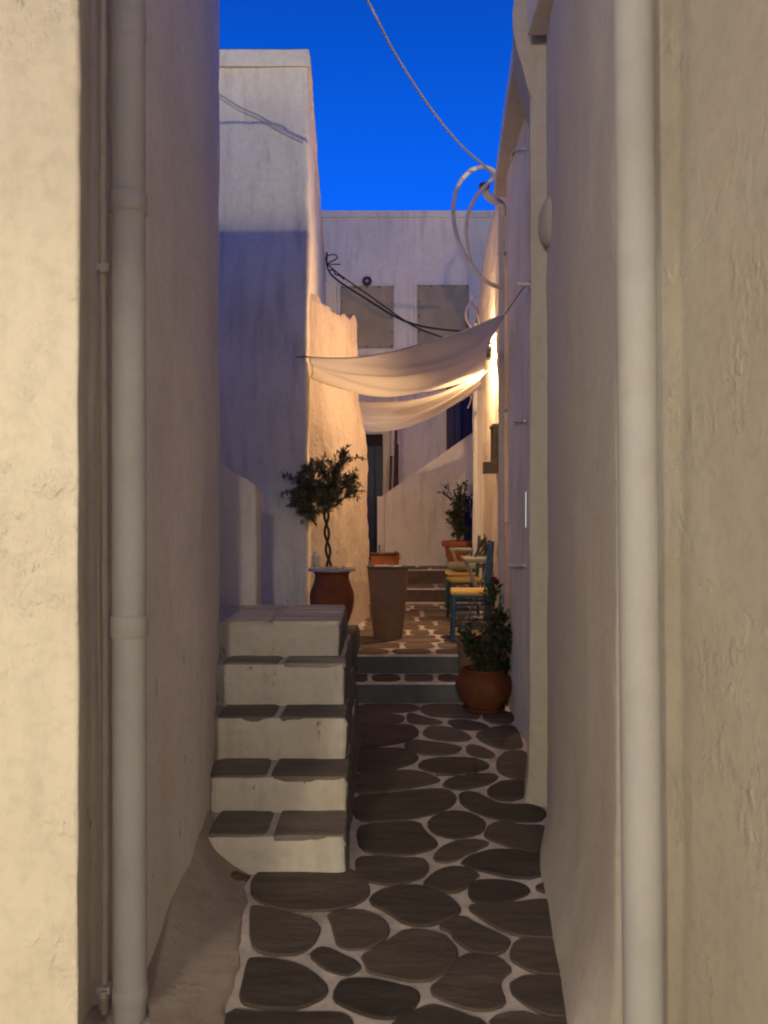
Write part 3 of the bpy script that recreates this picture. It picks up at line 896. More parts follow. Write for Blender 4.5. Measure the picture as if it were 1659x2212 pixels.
# ------------------------------------------------------------------ near staircase
stairs = empty('stone_staircase', (-0.5, 3.3, 0))
props(stairs, 'whitewashed stair of five steps with dark stone treads along the alley wall', 'stairs')
def ns(o): o.parent = stairs; o.matrix_parent_inverse = Matrix.Translation((0.5, -3.3, 0)); return o
ds = [3.30, 3.59, 3.86, 4.13, 4.36, 5.20]
hs = [0.15, 0.304, 0.51, 0.727, 0.92]
xr = [-0.165, -0.172, -0.188, -0.212, -0.246]
xl = [-0.770, -0.835, -0.850, -0.872, -0.918]
xm = [-0.494, -0.543, -0.540, -0.558, -0.655]
for k in range(5):
    nxt = [(-1.15, ds[k]), (xr[k]-0.004*(k == 0), ds[k] - 0.004), (xr[k] - 0.006, 5.19), (-1.15, 5.19)]
    z0 = -0.05 if k == 0 else hs[k-1] - 0.02
    ns(plaster_block('step', nxt, z0, hs[k], M['plaster_steps'], None, rad=[.01, .03, .02, .01], cell=0.03, amp=0.014, low=0.008, fine=0.005, seed=100+k*7, top_round=0.016,
        flare=(lambda x, y, z: 0.012*math.exp(-max(z, 0)/0.05)) if k == 0 else None))
    so = stairs.children[-1] if False else bpy.data.objects[[q.name for q in bpy.data.objects if q.parent == stairs and q.name.startswith('step')][-1]]
    so.data.materials.append(M['side_shade'])
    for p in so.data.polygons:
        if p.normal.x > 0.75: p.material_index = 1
    yb = ds[k+1] + 0.01 if k < 4 else 4.80
    for (a, b_) in ((xl[k], xm[k]-0.012), (xm[k]+0.012, xr[k]-0.003)):
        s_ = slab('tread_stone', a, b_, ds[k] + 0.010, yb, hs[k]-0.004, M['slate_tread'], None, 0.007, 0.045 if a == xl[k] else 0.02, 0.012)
        s_.data.materials[0] = M['slate_pale_lit'] if k == 4 else (M['slate_mid_lit'] if k == 3 else M['slate_tread'])
        ns(s_)
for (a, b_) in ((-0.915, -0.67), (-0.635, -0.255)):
    ns(slab('tread_stone', a, b_, 4.83, 5.18, hs[4]-0.004, M['slate_pale_lit'], None, 0.008, 0.03, 0.010))

# dark broken hole where the stair meets the wall foot
bm = bmesh.new()
bmesh.ops.create_icosphere(bm, subdivisions=3, radius=1.0)
hc = Vector((*G(505, 1885, 0.03), 0.04))
for v in bm.verts:
    k = 1 + 0.5*noise.noise(v.co*2.2)
    v.co = Vector((v.co.x*0.050*k, v.co.y*0.035*k, v.co.z*0.016*k)) + hc + Vector((0.03, 0, -0.035-0.02*v.co.x))
ns(link_bm('broken_plaster', bm, M['riser_brown'], None, True))

# dark blue plinth under the pithos
plinth = props(plaster_block('painted_plinth', [(-0.90, 6.28), (-0.245, 6.28), (-0.215, 7.04), (-0.90, 7.04)], -0.02, 0.52, M['riser_blue'], None, rad=0.03, cell=0.05, amp=0.006, low=0.006, seed=15), 'dark blue painted plinth under the terracotta pot table beside the steps', 'plinth')

# ------------------------------------------------------------------ pipes, conduits, cables
def downpipe(label, x, y, r, z0, z1, joints, mat, lean=0.0, group=None):
    root = empty('downpipe', (x, y, z0))
    props(root, label, 'pipe', group)
    def loc(z): return Vector((lean*(z-z0), 0, z-z0))
    tube('pipe', [loc(z0 + (z1-z0)*i/10) for i in range(11)], r, mat, root, 28)
    for (z, hh, rr) in joints:
        v, f = [], []
        prof_ = [(r+0.0005, -hh-0.004), (r+rr, -hh), (r+rr, hh), (r+0.0005, hh+0.004)]
        seg = 28
        c = loc(z)
        for (q, dz) in prof_:
            for k in range(seg):
                a = 2*math.pi*k/seg
                v.append((c.x+q*math.cos(a), c.y+q*math.sin(a), c.z+dz))
        for i in range(3):
            for k in range(seg):
                k2 = (k+1) % seg
                f.append((i*seg+k, i*seg+k2, (i+1)*seg+k2, (i+1)*seg+k))
        link_mesh('collar', v, f, mat, root)
    return root
yl = 2.36
pl = downpipe('grey white plastic downpipe in the left wall recess, with three joint collars', P(281, 0, yl).x, yl, 0.0505, -0.02, 4.7,
    [(0.075, 0.02, 0.003), (P(0, 440, yl).z, 0.03, 0.0055), (P(0, 1352, yl).z, 0.03, 0.0055), (P(0, 60, yl).z, 0.03, 0.003)], M['pvc'], -0.002)
yr = 1.96
pr = downpipe('wide pale downpipe standing against the wall beside the viewer', P(1392, 0, yr).x, yr, 0.050, -0.02, 4.7, [], M['pvc'], -0.010)
# thin cable conduit with two clips in the left recess
cdt = empty('cable_conduit', (P(205, 0, 2.3).x, 2.38, 0)); props(cdt, 'thin painted cable conduit with two wall clips beside the recessed downpipe', 'conduit')
tube('conduit', [(0.003*math.sin(z*2), 0.004*math.sin(z*1.3), z) for z in [0.0 + 0.2*i for i in range(24)]], 0.012, M['plaster_clean'], cdt, 10)
for py in (577, 2140):
    z = P(0, py, 2.36).z
    bm = bmesh.new(); box_bm(bm, -0.018, 0.022, -0.022, 0.012, z-0.012, z+0.012, 0.004); box_bm(bm, -0.004, 0.018, -0.034, -0.020, z-0.018, z+0.002, 0.004)
    props(link_bm('clip', bm, M['white_metal'], cdt))
    bm2 = bmesh.new()
# narrow ridge line in recess
tube('cable', [(-0.02+0.004*math.sin(z*3.1), 0.015, z) for z in [0.0 + 0.2*i for i in range(24)]], 0.006, M['plaster_clean'], cdt, 6)

# thin grey pipe with a bent weather head on the right
ty = 6.75
tx = P(1084, 0, ty).x
tp = empty('service_pipe', (0, 0, 0)); props(tp, 'thin grey service pipe with a bent weather head beside the sail corner', 'pipe')
zt = P(0, 455, ty).z
bm = bmesh.new(); box_bm(bm, tx-0.026, tx+0.020, ty-0.03, ty+0.03, 0.32, zt, 0.006)
link_bm('pipe', bm, M['pvc_grey'], tp)
for py in (545, 885, 1130):
    z = P(0, py, ty).z
    box('bracket', tx-0.030, tx+0.05, ty-0.036, ty+0.05, z-0.012, z+0.012, M['pvc_grey'], tp, 0.003)
tube('weather_head', [(tx, ty, zt-0.05), (tx-0.002, ty, zt+0.03), P(1075, 437, ty), P(1056, 425, ty), P(1047, 408, ty)], 0.036, M['hose'], tp, 14, 5)
hd = P(1046, 403, ty)
lathe('cap', [(0.046, -0.006), (0.05, 0.006), (0.046, 0.022), (0.02, 0.026)], M['dark_metal'], tp, 20, hd)

hose = empty('looped_conduit', (0, 0, 0)); props(hose, 'two thick pale conduits hanging in big loops from the eave end', 'conduit')
d_ = 6.62
tube('hose', [P(1072, 375, d_), P(1062, 366, d_), P(1040, 361, d_), P(1015, 370, d_), P(993, 395, d_), P(981, 430, d_), P(980, 475, d_), P(990, 520, d_), P(1008, 558, d_), P(1030, 590, d_), P(1055, 611, d_), P(1082, 622, d_+0.1)], 0.0185, M['hose'], hose, 10, 5)
tube('hose', [P(1066, 380, d_+.05), P(1056, 395, d_+.05), P(1042, 408, d_+.05), P(1025, 430, d_+.05), P(1012, 460, d_+.05), P(1007, 495, d_+.05), P(1011, 540, d_+.05), P(1018, 570, d_+.04), P(1034, 592, d_+.03)], 0.0165, M['hose'], hose, 10, 5)
tube('tape', [P(1028, 363.5, d_), P(1015, 370, d_), P(1000, 385, d_)], 0.0205, M['tape'], hose, 10, 4)

wire = tube('power_cable', [P(640, -260, 4.3), P(720, -120, 4.9), P(793, 0, 5.4), P(815, 42, 5.5), P(850, 110, 5.7), P(900, 190, 5.9), P(950, 260, 6.1), P(1000, 318, 6.3), P(1045, 357, 6.5), P(1068, 380, 6.62)], 0.0095, M['cable_grey'], None, 10, 10)
props(wire, 'pale overhead power cable crossing the blue sky down to the eave', 'cable')
w2 = tube('cable_shadow', [P(440, 188, 6.955), P(477, 205, 6.955), P(520, 232, 6.955), P(560, 250, 6.955), P(600, 275, 6.955), P(658, 303, 6.955)], 0.0065, M['pvc_grey'], None, 6, 6)  # added tube that draws the overhead cable's shadow as a dark line
props(w2, 'thin dark line standing in for the overhead cable shadow on the tall house', 'cable')
bc = empty('black_cables', (0, 0, 0)); props(bc, 'pair of sagging black cables in front of the shaded windows', 'cable')
L0 = P(706, 585, 12.2)
def at(px, py, d): return P(px, py, d)
tube('cable', [at(706, 545, 12.4), at(708, 580, 12.2), at(730, 606, 12.0), at(790, 645, 11.4), at(850, 682, 10.8), at(900, 702, 10.3), at(950, 711, 10.0), at(1000, 716, 9.8)], 0.014, M['black_cable'], bc, 8, 5)
tube('cable', [at(708, 572, 12.2), at(740, 598, 12.0), at(800, 640, 11.4), at(860, 683, 10.8), at(905, 710, 10.4), at(958, 730, 10.1), at(990, 748, 9.9)], 0.011, M['black_cable'], bc, 8, 5)
tube('coil', [at(704, 562, 12.25), at(706, 553, 12.2), at(722, 550, 12.2), at(729, 556, 12.2), at(722, 562, 12.2), at(708, 570, 12.25), at(735, 571, 12.2)], 0.010, M['black_cable'], bc, 6, 5)
tube('coil', [at(712, 583, 12.1), at(722, 585, 12.1), at(724, 592, 12.1), at(735, 596, 12.1), at(742, 603, 12.0)], 0.012, M['black_cable'], bc, 6, 5)
tube('hook', [at(1004, 688, 9.85), at(1008, 700, 9.85), at(1010, 708, 9.85)], 0.014, M['black_cable'], bc, 6)

sc = empty('white_conduits', (0, 0, 0)); props(sc, 'small white conduits curving up the wall end above the sail', 'conduit')
tube('conduit', [P(1012, 658, 10.0), P(1007, 672, 9.9), P(1008, 690, 9.8), P(1022, 715, 9.6), P(1030, 740, 9.5)], 0.020, M['hose'], sc, 8, 5)
tube('conduit', [P(1019, 640, 10.0), P(1019, 655, 9.9), P(1030, 675, 9.6), P(1036, 700, 9.4), P(1037, 740, 9.3)], 0.018, M['hose'], sc, 8, 5)

fy = 9.75
fp = downpipe('white downpipe catching warm lamplight behind the taverna chairs', P(1031, 0, fy).x, fy, 0.052, 0.30, P(0, 700, fy).z, [(P(0, 985, fy).z, 0.012, 0.006)], M['pvc'], 0.0)

# rail on the pilaster that ties the sail
hk = empty('tie_rail', (0, 0, 0)); props(hk, 'short metal tie rail on the wall holding the sail rope', 'rail')
tube('rod', [Vector((0.858, 4.95, P(0, 614, 4.95).z)), Vector((0.985, 4.98, P(0, 612, 4.95).z))], 0.015, M['white_metal'], hk, 8)
box('plate', 0.945, 0.975, 4.92, 5.01, P(0, 624, 4.95).z, P(0, 602, 4.95).z, M['wood_grey'], hk, 0.003)
nail = props(tube('iron_nail', [P(650, 771, 6.93), P(664, 771, 6.97)], 0.008, M['wood_grey'], None, 6), 'iron nail on the tall house corner tying the lower sail edge', 'nail')

# wall lamp between the sails
lx, ly, lz = 1.0, 7.80, 3.00
wlm = empty('wall_lamp', (1.10, 7.75, 3.15)); props(wlm, 'dark hooded wall lamp shining down the warm wall above the sail corner', 'lamp')
V, Fc = [], []
for j in range(5):
    for i in range(17):
        a = R(-130 + 100*i/16) - R(0)
        rr = 0.075 - (0.012 if j in (0, 4) else 0)
        V.append((-0.07 + rr*math.cos(a), 0.03 + rr*math.sin(a), -0.075 + 0.035*j))
for j in range(4):
    for i in range(16):
        q = j*17+i
        Fc.append((q, q+1, q+18, q+17))
hood = link_mesh('hood', V, Fc, M['dark_metal'], wlm)
sm = hood.modifiers.new('thick', 'SOLIDIFY'); sm.thickness = 0.006
tube('arm', [(0.02, 0, 0.05), (-0.02, 0, 0.09), (-0.06, 0, 0.11)], 0.012, M['dark_metal'], wlm, 8, 4)
bm = bmesh.new(); bmesh.ops.create_icosphere(bm, subdivisions=2, radius=0.022)
for v in bm.verts: v.co += Vector((-0.07, 0, 0.03))
link_bm('bulb', bm, M['bulb'], wlm, True)
lamp('wall_lamp_light', (1.10-0.07, 7.75+0.03, 3.15-0.005), 165, (1.0, 0.62, 0.32), 0.018)
# second lantern round the corner of the rough wall
lw = empty('wall_lantern', (-0.72, 9.62, 2.05)); props(lw, 'small wall lantern round the far corner of the rough wall', 'lamp')
box('back_plate', -0.02, 0.02, -0.16, -0.12, -0.1, 0.1, M['dark_metal'], lw, 0.004)
tube('arm', [(0, -0.12, 0.05), (0, -0.05, 0.09), (0, 0, 0.09)], 0.01, M['dark_metal'], lw, 8, 3)
lathe('hood', [(0.012, 0.10), (0.06, 0.07), (0.065, 0.065)], M['dark_metal'], lw, 16)
bm = bmesh.new(); bmesh.ops.create_icosphere(bm, subdivisions=2, radius=0.022)
for v in bm.verts: v.co += Vector((0, 0, 0.035))
link_bm('bulb', bm, M['bulb'], lw, True)
lamp('wall_lantern_light', (-0.72, 9.62, 2.04), 40, (1.0, 0.66, 0.40), 0.03)

# ------------------------------------------------------------------ shade sails
def sail(name, label, NL, NR, FR, FL, sag_in, sag_near, sag_far, folds, seed, hemcut=0.06):
    nu, nv = 90, 50
    V, Fc = [], []
    for j in range(nv+1):
        v = j/nv
        for i in range(nu+1):
            u = i/nu
            p = (NL*(1-u) + NR*u)*(1-v) + (FL*(1-u) + FR*u)*v
            s4u, s4v = 4*u*(1-u), 4*v*(1-v)
            p.z -= s4u*(sag_near*(1-v) + sag_far*v) + sag_in*s4u*s4v
            # edges pulled in between the tied corners
            p.x += 0.02*s4v*(1-u)**3 - 0.05*s4v*u**3
            p.y += s4u*hemcut*((1-v)**3 - v**3)
            # folds running between the corners
            w = v + 0.10*math.sin(3.0*u+seed)
            env = (0.3+0.7*s4v)*(0.35+0.65*max(0.0, s4u)**0.5)
            p.z += env*(0.030*math.sin(folds*w*6.28 + 2.0*u+seed) + 0.017*math.sin(folds*2.3*w*6.28 - 3*u + seed*2)) + 0.012*noise.noise((u*5, v*4, seed))*env
            V.append(p)
    for j in range(nv):
        for i in range(nu):
            a = j*(nu+1)+i
            Fc.append((a, a+1, a+nu+2, a+nu+1))
    o = link_mesh(name, V, Fc, M['sail'])
    props(o, label, 'shade sail', 'cloth sails tied across the alley')
    # hems
    row = [V[i] for i in range(0, nu+1, 3)]
    tube('hem', row, 0.006, M['sail'], o, 6)
    row = [V[nv*(nu+1)+i] for i in range(0, nu+1, 3)]
    tube('hem', row, 0.006, M['sail'], o, 6)
    tube('hem', [V[j*(nu+1)+nu] for j in range(0, nv+1, 2)], 0.006, M['sail'], o, 6)
    tube('hem', [V[j*(nu+1)] for j in range(0, nv+1, 2)], 0.006, M['sail'], o, 6)
    return o
S1 = sail('shade_sail', 'near dim beige cloth sail sagging from the tall house to the tie rail',
    P(667, 771, 6.97), P(1092, 677, 5.55), P(1048, 804, 7.72), P(673, 816, 7.32), 0.12, 0.10, 0.19, 2.2, 1.0)
S2 = sail('shade_sail', 'glowing cloth sail hanging lower behind the lamplit knot',
    Vector((-0.42, 9.35, 2.91)), P(1050, 805, 7.80), Vector((1.12, 8.75, 2.99)), Vector((-0.42, 10.9, 2.72)), 0.03, 0.12, 0.20, 2.4, 4.0)
S2.data.materials[0] = M['sail_rear']
tube('rope', [P(1092, 677, 5.55), Vector((0.915, 4.955, P(0, 614, 4.95).z))], 0.004, M['wood_grey'], S1, 6)
kn = P(1050, 803, 7.74)
tube('rope', [kn, kn + Vector((0.035, 0.02, 0.015)), kn + Vector((0.075, 0.05, 0.0)), kn + Vector((0.085, 0.06, -0.03))], 0.006, M['wood_grey'], S1, 6, 4)
tube('rope', [P(1018, 855, 9.0), P(1016, 868, 9.0), P(1010, 882, 9.0)], 0.007, M['sail'], S2, 6, 4)
tube('rope', [P(748, 798, 7.3), P(752, 812, 7.25), P(760, 838, 7.2)][:0] or [P(667, 771, 6.96), P(640, 771, 6.93)], 0.006, M['wood_grey'], S1, 6)

# ------------------------------------------------------------------ wall fittings on the right
mb = empty('wooden_wall_box', (0, 0, 0)); props(mb, 'weathered wooden wall frame with a small box at its foot', 'frame')
bxd = 7.45
xw = 1.075 + (bxd-6.3)/(4.15)*0.13
zA, zB = P(0, 916, bxd).z, P(0, 1020, bxd).z
bm = bmesh.new()
n = 10
out_p = [(-0.06, zB)] + [(-0.06 + 0.0, zB + (zA-zB)*0.85)] + [(-0.06 + 0.06*(1-math.cos(a)), zA - 0.07 + 0.07*math.sin(a)) for a in [math.pi/2*k/4 for k in range(5)]] + [(0.03, zA), (0.03, zB)]
box_bm(bm, xw-0.055, xw-0.02, bxd-0.05, bxd-0.015, zB, zA-0.03, 0.004)
box_bm(bm, xw-0.055, xw-0.02, bxd+0.14, bxd+0.175, zB, zA-0.03, 0.004)
box_bm(bm, xw-0.065, xw+0.03, bxd-0.055, bxd+0.18, zA-0.035, zA, 0.006)
box_bm(bm, xw-0.02, xw+0.03, bxd-0.05, bxd+0.175, zB, zA-0.035, 0.004)
link_bm('frame', bm, M['wood_grey'], mb)
box('drawer', xw-0.145, xw-0.018, bxd-0.055, bxd+0.10, zB-0.01, zB+0.10, M['wood_grey'], mb, 0.005)
swb = props(box('switch_box', P(1010, 0, 11.9).x, P(1030, 0, 11.9).x, 11.86, 11.985, P(0, 1045, 11.9).z, P(0, 1023, 11.9).z, M['white_metal'], None, 0.006), 'small pale switch box on the stair parapet above the potted shrub', 'box')
tube('cord', [P(1016, 1045, 11.93), P(1015, 1080, 11.93), P(1018, 1120, 11.93)], 0.008, M['white_metal'], swb, 6, 4)
vt = empty('round_vent', P(793, 607, 13.42)); props(vt, 'black round wall vent above the shaded window', 'vent')
bm = bmesh.new(); 
v_, f_ = [], []
for k in range(20):
    a = 2*math.pi*k/20
    for j in range(8):
        b2 = 2*math.pi*j/8
        v_.append(((0.058+0.026*math.cos(b2))*math.cos(a), 0.03*math.sin(b2), (0.058+0.026*math.cos(b2))*math.sin(a)))
for k in range(20):
    for j in range(8):
        f_.append((k*8+j, k*8+(j+1) % 8, ((k+1) % 20)*8+(j+1) % 8, ((k+1) % 20)*8+j))
link_mesh('ring', v_, f_, M['dark_metal'], vt)
box('core', -0.014, 0.014, -0.02, 0.03, -0.014, 0.014, M['white_metal'], vt, 0.004)
bm.free()
# poles leaning by the far door
for k, (xa, ya, xb, yb2, r_, lab) in enumerate(((838, 1075, 845, 985, 0.020, 'short dark pole leaning by the blue door'), (850, 1070, 856, 930, 0.022, 'tall dark pole leaning on the pillar by the blue door'), (858, 1060, 859, 960, 0.018, 'rightmost of the poles leaning on the pillar'))):
    a = P(xa, ya, 13.12); a.z = 1.4; b_ = P(xb, yb2, 13.24)
    a.z = 0.95 + 0.3*k
    props(tube('wooden_pole', [a, b_], r_, M['wood_dark'], None, 8), lab, 'pole', 'poles leaning by the far door')

# ------------------------------------------------------------------ plants
def leaf_quads(centre, direction, L, W, up, curl=0.15):
    d_ = direction.normalized()
    s_ = d_.cross(up)
    s_ = s_.normalized() if s_.length > 1e-4 else d_.orthogonal().normalized()
    n_ = s_.cross(d_)
    return [centre, centre + d_*L*0.45 + s_*W/2 + n_*L*curl*0.3, centre + d_*L, centre + d_*L*0.45 - s_*W/2 + n_*L*curl*0.3, centre + d_*L*0.5 - n_*L*curl*0.1]

def foliage(twigs, per, L, W, rng, spread=0.9, start=0.3):
    V, Fc = [], []
    for tw in twigs:
        pts = catmull(tw, 5)
        n = len(pts)
        for k in range(per):
            t = start + (1-start)*(k+rng.random()*0.8)/per
            i = min(n-2, int(t*(n-1)))
            p = pts[i].lerp(pts[i+1], t*(n-1)-i)
            ax = (pts[i+1]-pts[i]).normalized()
            rv = Vector((rng.gauss(0, 1), rng.gauss(0, 1), rng.gauss(0, 1))).normalized()
            d_ = (ax*(0.5+0.6*t) + rv*spread).normalized()
            up = Vector((rng.gauss(0, .5), rng.gauss(0, .5), 1))
            l_ = L*rng.uniform(0.65, 1.2)
            q = leaf_quads(p, d_, l_, W*rng.uniform(0.75, 1.2), up)
            o = len(V)
            V += q
            Fc += [(o, o+1, o+4), (o+1, o+2, o+4), (o+2, o+3, o+4), (o+3, o, o+4)]
    return V, Fc

# olive tree with plaited trunk
rng = random.Random(11)
oy = 6.98
oc = P(700, 1050, oy)
olive = empty('olive_tree', (P(707, 0, oy).x, oy, 0.52)); props(olive, 'small olive tree with plaited trunk rising behind the round pot table', 'tree')
def ol(o): o.parent = olive; o.matrix_parent_inverse = Matrix.Translation((-olive.location.x, -oy, -0.52)); return o
zb, ztop = 0.72, P(0, 1106, oy).z
base = Vector((P(708, 0, oy).x, oy, 0))
tr = []
for ph in (0, math.pi):
    pts = []
    for k in range(61):
        t = k/60
        z = zb + (ztop-zb)*t
        a = ph + t*math.pi*5.2
        rr = 0.021*(1-0.1*t)
        pts.append(Vector((base.x + rr*math.cos(a) + 0.012*math.sin(t*5), base.y + 0.6*rr*math.sin(a), z)))
    tr.append(tube_data(pts, [0.0145-0.003*k/60 for k in range(61)], 8))
V, Fc = join_data(tr)
ol(link_mesh('trunk', V, Fc, M['bark']))
st_ = Vector((base.x, oy, ztop))
tips = []
lobes = [((742, 985), 0.10, 10), ((700, 1015), 0.12, 12), ((765, 1035), 0.10, 11), ((760, 1060), 0.09, 8), ((640, 1040), 0.12, 12), ((660, 1010), 0.09, 8), ((640, 1085), 0.11, 12), ((665, 1110), 0.09, 9), ((720, 1075), 0.10, 9), ((690, 1055), 0.14, 16), ((640, 1062), 0.13, 11), ((665, 1045), 0.12, 10), ((660, 1085), 0.12, 10), ((640, 1108), 0.08, 7), ((700, 1085), 0.10, 9), ((725, 1010), 0.10, 8), ((735, 1030), 0.12, 10), ((715, 1045), 0.12, 10)]
twigs = []
for (px, py), rad_, n in lobes:
    c = P(px, py, oy)
    for k in range(n):
        e = c + Vector((rng.gauss(0, .5), rng.gauss(0, 1.0), rng.gauss(0, .5)))*rad_
        e.y = max(min(e.y, oy+0.16), oy-0.28)
        m_ = st_.lerp(e, 0.45) + Vector((rng.gauss(0, .02), rng.gauss(0, .03), rng.uniform(-0.03, 0.05)))
        s0 = c.lerp(st_, rng.uniform(0.0, 0.4)) + Vector((rng.gauss(0,.02), rng.gauss(0,.03), rng.gauss(0,.02))) if k else st_
        twigs.append([s0, m_ if k == 0 else s0.lerp(e, .5)+Vector((0, 0, 0.02)), e])
V, Fc = join_data([tube_data(catmull(t_, 3), 0.0018, 4) for t_ in twigs])
ol(link_mesh('branches', V, Fc, M['bark'])); bpy.data.objects['branches']['kind'] = 'stuff'
V, Fc = foliage(twigs, 40, 0.055, 0.0150, rng, 0.95, 0.05)
o = ol(link_mesh('crown', V, Fc, M['olive_leaf'], None, False)); o['kind'] = 'stuff'
lathe('plant_pot', [(0.07, 0.0), (0.085, 0.12), (0.09, 0.14), (0.08, 0.14), (0.075, 0.12)], M['terracotta_dark'], olive, 24)

def potted(name, label, cat, loc, stems, L, W, mat, per, rng, spread, start=0.25, stem_r=0.006):
    root = empty(name, loc); props(root, label, cat)
    tw = [[p - Vector(loc) for p in s] for s in stems]
    V, Fc = join_data([tube_data(catmull(t_, 4), [stem_r*(1-0.6*k/(4*(len(t_)-1))) for k in range(4*(len(t_)-1)+1)], 5) for t_ in tw])
    o = link_mesh('stems', V, Fc, M['bark'], root); o['kind'] = 'stuff'
    V, Fc = foliage(tw, per, L, W, rng, spread, start)
    o = link_mesh('foliage', V, Fc, mat, root, False); o['kind'] = 'stuff'
    return root

# bushy shrub in the big terracotta pot on the upper landing
sy = 11.55
sb = Vector((P(990, 0, sy).x, sy, 1.05))
stems = []
for k in range(44):
    h_ = rng.uniform(0.0, 1.0)
    px = 990 + rng.gauss(0, 1)*11 + (14 if h_ < 0.55 and rng.random() < .3 else 0)
    py = 1150 - h_*108
    wid = 0.16 if h_ > .45 else 0.09
    e = P(px, py, sy) + Vector((rng.gauss(0, .6)*wid, rng.gauss(0, 1)*wid, rng.gauss(0, .02)))
    r0 = sb + Vector((rng.gauss(0, .01), rng.gauss(0, .03), max(0, (e.z-sb.z))*rng.uniform(0.3, 0.8)))
    stems.append([r0, r0.lerp(e, .5) + Vector((0, 0, .03)), e])
stems.append([sb - Vector((0, 0, .1)), sb + Vector((0.01, 0, .35)), P(990, 1050, sy)])
stems.append([sb - Vector((0.02, 0, .1)), sb + Vector((-0.03, 0, .3)), P(980, 1060, sy)])
shrub = potted('potted_shrub', 'dark bushy shrub growing from the big terracotta pot on the upper landing', 'plant', tuple(sb), stems, 0.085, 0.038, M['ficus_leaf'], 18, rng, 1.0, 0.1, 0.009)
ep = [P(1012, 1125, sy-0.1), P(1008, 1140, sy-.1)]
big = empty('terracotta_pot', (P(995, 0, 11.5).x, 11.5, 0.71)); props(big, 'big rimmed terracotta pot holding the bushy shrub, beyond the chairs', 'pot')
lathe('body', [(0.165, 0.0), (0.17, 0.01), (0.235, 0.30), (0.24, 0.32), (0.27, 0.325), (0.285, 0.34), (0.29, 0.38), (0.28, 0.405), (0.255, 0.41), (0.245, 0.36), (0.1, 0.35)], M['terracotta'], big, 36)
tube('swag', [(0.21*math.cos(R(a))*1.02, 0.21*math.sin(R(a))*1.02, 0.19+0.02*math.sin(R(a*6))) for a in range(180, 361, 10)], 0.012, M['terracotta'], big, 6)

# roses in the front pot
ry = 5.98
rx = P(1045, 0, ry).x
rp = empty('terracotta_pot', (rx, ry, 0.0)); props(rp, 'squat round terracotta pot on a saucer holding the red roses by the steps', 'pot')
rpz = lambda r0, z0, r1, z1, n: [(r0+(r1-r0)*k/n + 0.0025*math.sin(k*math.pi), z0+(z1-z0)*k/n) for k in range(n)]
prf = [(0.115, 0.02), (0.135, 0.03)]
for k in range(25):
    t = k/24
    r_ = 0.135 + 0.085*math.sin(min(1, t*1.12)*math.pi*0.62)**0.9 - (0.05*((t-0.75)/0.25)**2 if t > .75 else 0)
    prf.append((r_ + (0.0025 if k % 2 else -0.0015), 0.035 + 0.27*t))
prf += [(0.165, 0.315), (0.172, 0.33), (0.165, 0.34), (0.15, 0.335), (0.145, 0.30), (0.02, 0.295)]
lathe('body', prf, M['terracotta_shaded'], rp, 40)
lathe('soil', [(0.144, 0.298), (0.144, 0.306), (0.01, 0.31)], M['soil'], rp, 24)
lathe('saucer', [(0.13, 0.008), (0.155, 0.012), (0.168, 0.035), (0.162, 0.038), (0.15, 0.022), (0.02, 0.02)], M['terracotta_shaded'], rp, 36)
stems = []
b0 = Vector((rx, ry, 0.30))
for (px, py, n) in ((1068, 1262, 8), (1085, 1330, 8), (1060, 1340, 7), (1095, 1385, 9), (1030, 1390, 12), (1010, 1375, 8), (1060, 1410, 16), (1090, 1425, 14), (1040, 1430, 12), (1075, 1375, 12), (1100, 1350, 6), (1065, 1300, 5), (1015, 1400, 7), (1080, 1440, 9)):
    for k in range(n):
        e = P(px + rng.gauss(0, 9), py + rng.gauss(0, 11), ry + rng.uniform(-.14, .12))
        e.z = max(e.z, 0.36)
        s0 = b0 + Vector((rng.gauss(0, .05), rng.gauss(0, .05), 0.0))
        if k > 1: s0 = s0.lerp(e, rng.uniform(.3, .7))
        stems.append([s0, s0.lerp(e, .55) + Vector((rng.gauss(0, .02), rng.gauss(0, .02), .03)), e])
rose = potted('rose_bush', 'leafy dark rose bush with red blooms in the squat pot by the wall', 'plant', tuple(b0), stems, 0.062, 0.040, M['rose_leaf_shaded'], 7, rng, 0.95, 0.45, 0.005)
def bloom(c, r_):
    bm = bmesh.new()
    for ring, (n, rr, tl) in enumerate(((3, 0.35, 1.2), (5, 0.65, 0.9), (6, 1.0, 0.5))):
        for k in range(n):
            a = 2*math.pi*k/n + ring*0.5
            ca, sa = math.cos(a), math.sin(a)
            w_ = rr*r_*1.0
            pts = [(0, 0, -r_*.4), (rr*r_*.6*ca - w_*.55*sa, rr*r_*.6*sa + w_*.55*ca, 0), (rr*r_*ca, rr*r_*sa, r_*tl*.7), (rr*r_*.6*ca + w_*.55*sa, rr*r_*.6*sa - w_*.55*ca, 0), (rr*r_*.9*ca, rr*r_*.9*sa, r_*.15)]
            vs = [bm.verts.new(Vector(p)+c) for p in pts]
            for f in ((0, 1, 4), (1, 2, 4), (2, 3, 4), (3, 0, 4)): bm.faces.new([vs[i] for i in f])
    return link_bm('bloom', bm, M['rose'], rose, True)
for (px, py, dd, r_) in ((1071, 1252, ry-.05, 0.028), (1108, 1386, ry-.12, 0.022), (1030, 1382, ry-.15, 0.020)):
    bloom(P(px, py, dd) - b0, r_)

pb = empty('clay_pot', (P(1022, 0, 6.42).x, 6.42, 0.175)); props(pb, 'tapered brown clay pot on the step behind the rose pot', 'pot')
lathe('body', [(0.105, 0.0), (0.11, 0.01), (0.135, 0.27), (0.15, 0.28), (0.152, 0.315), (0.14, 0.318), (0.128, 0.27), (0.02, 0.25)], M['clay_brown'], pb, 32)

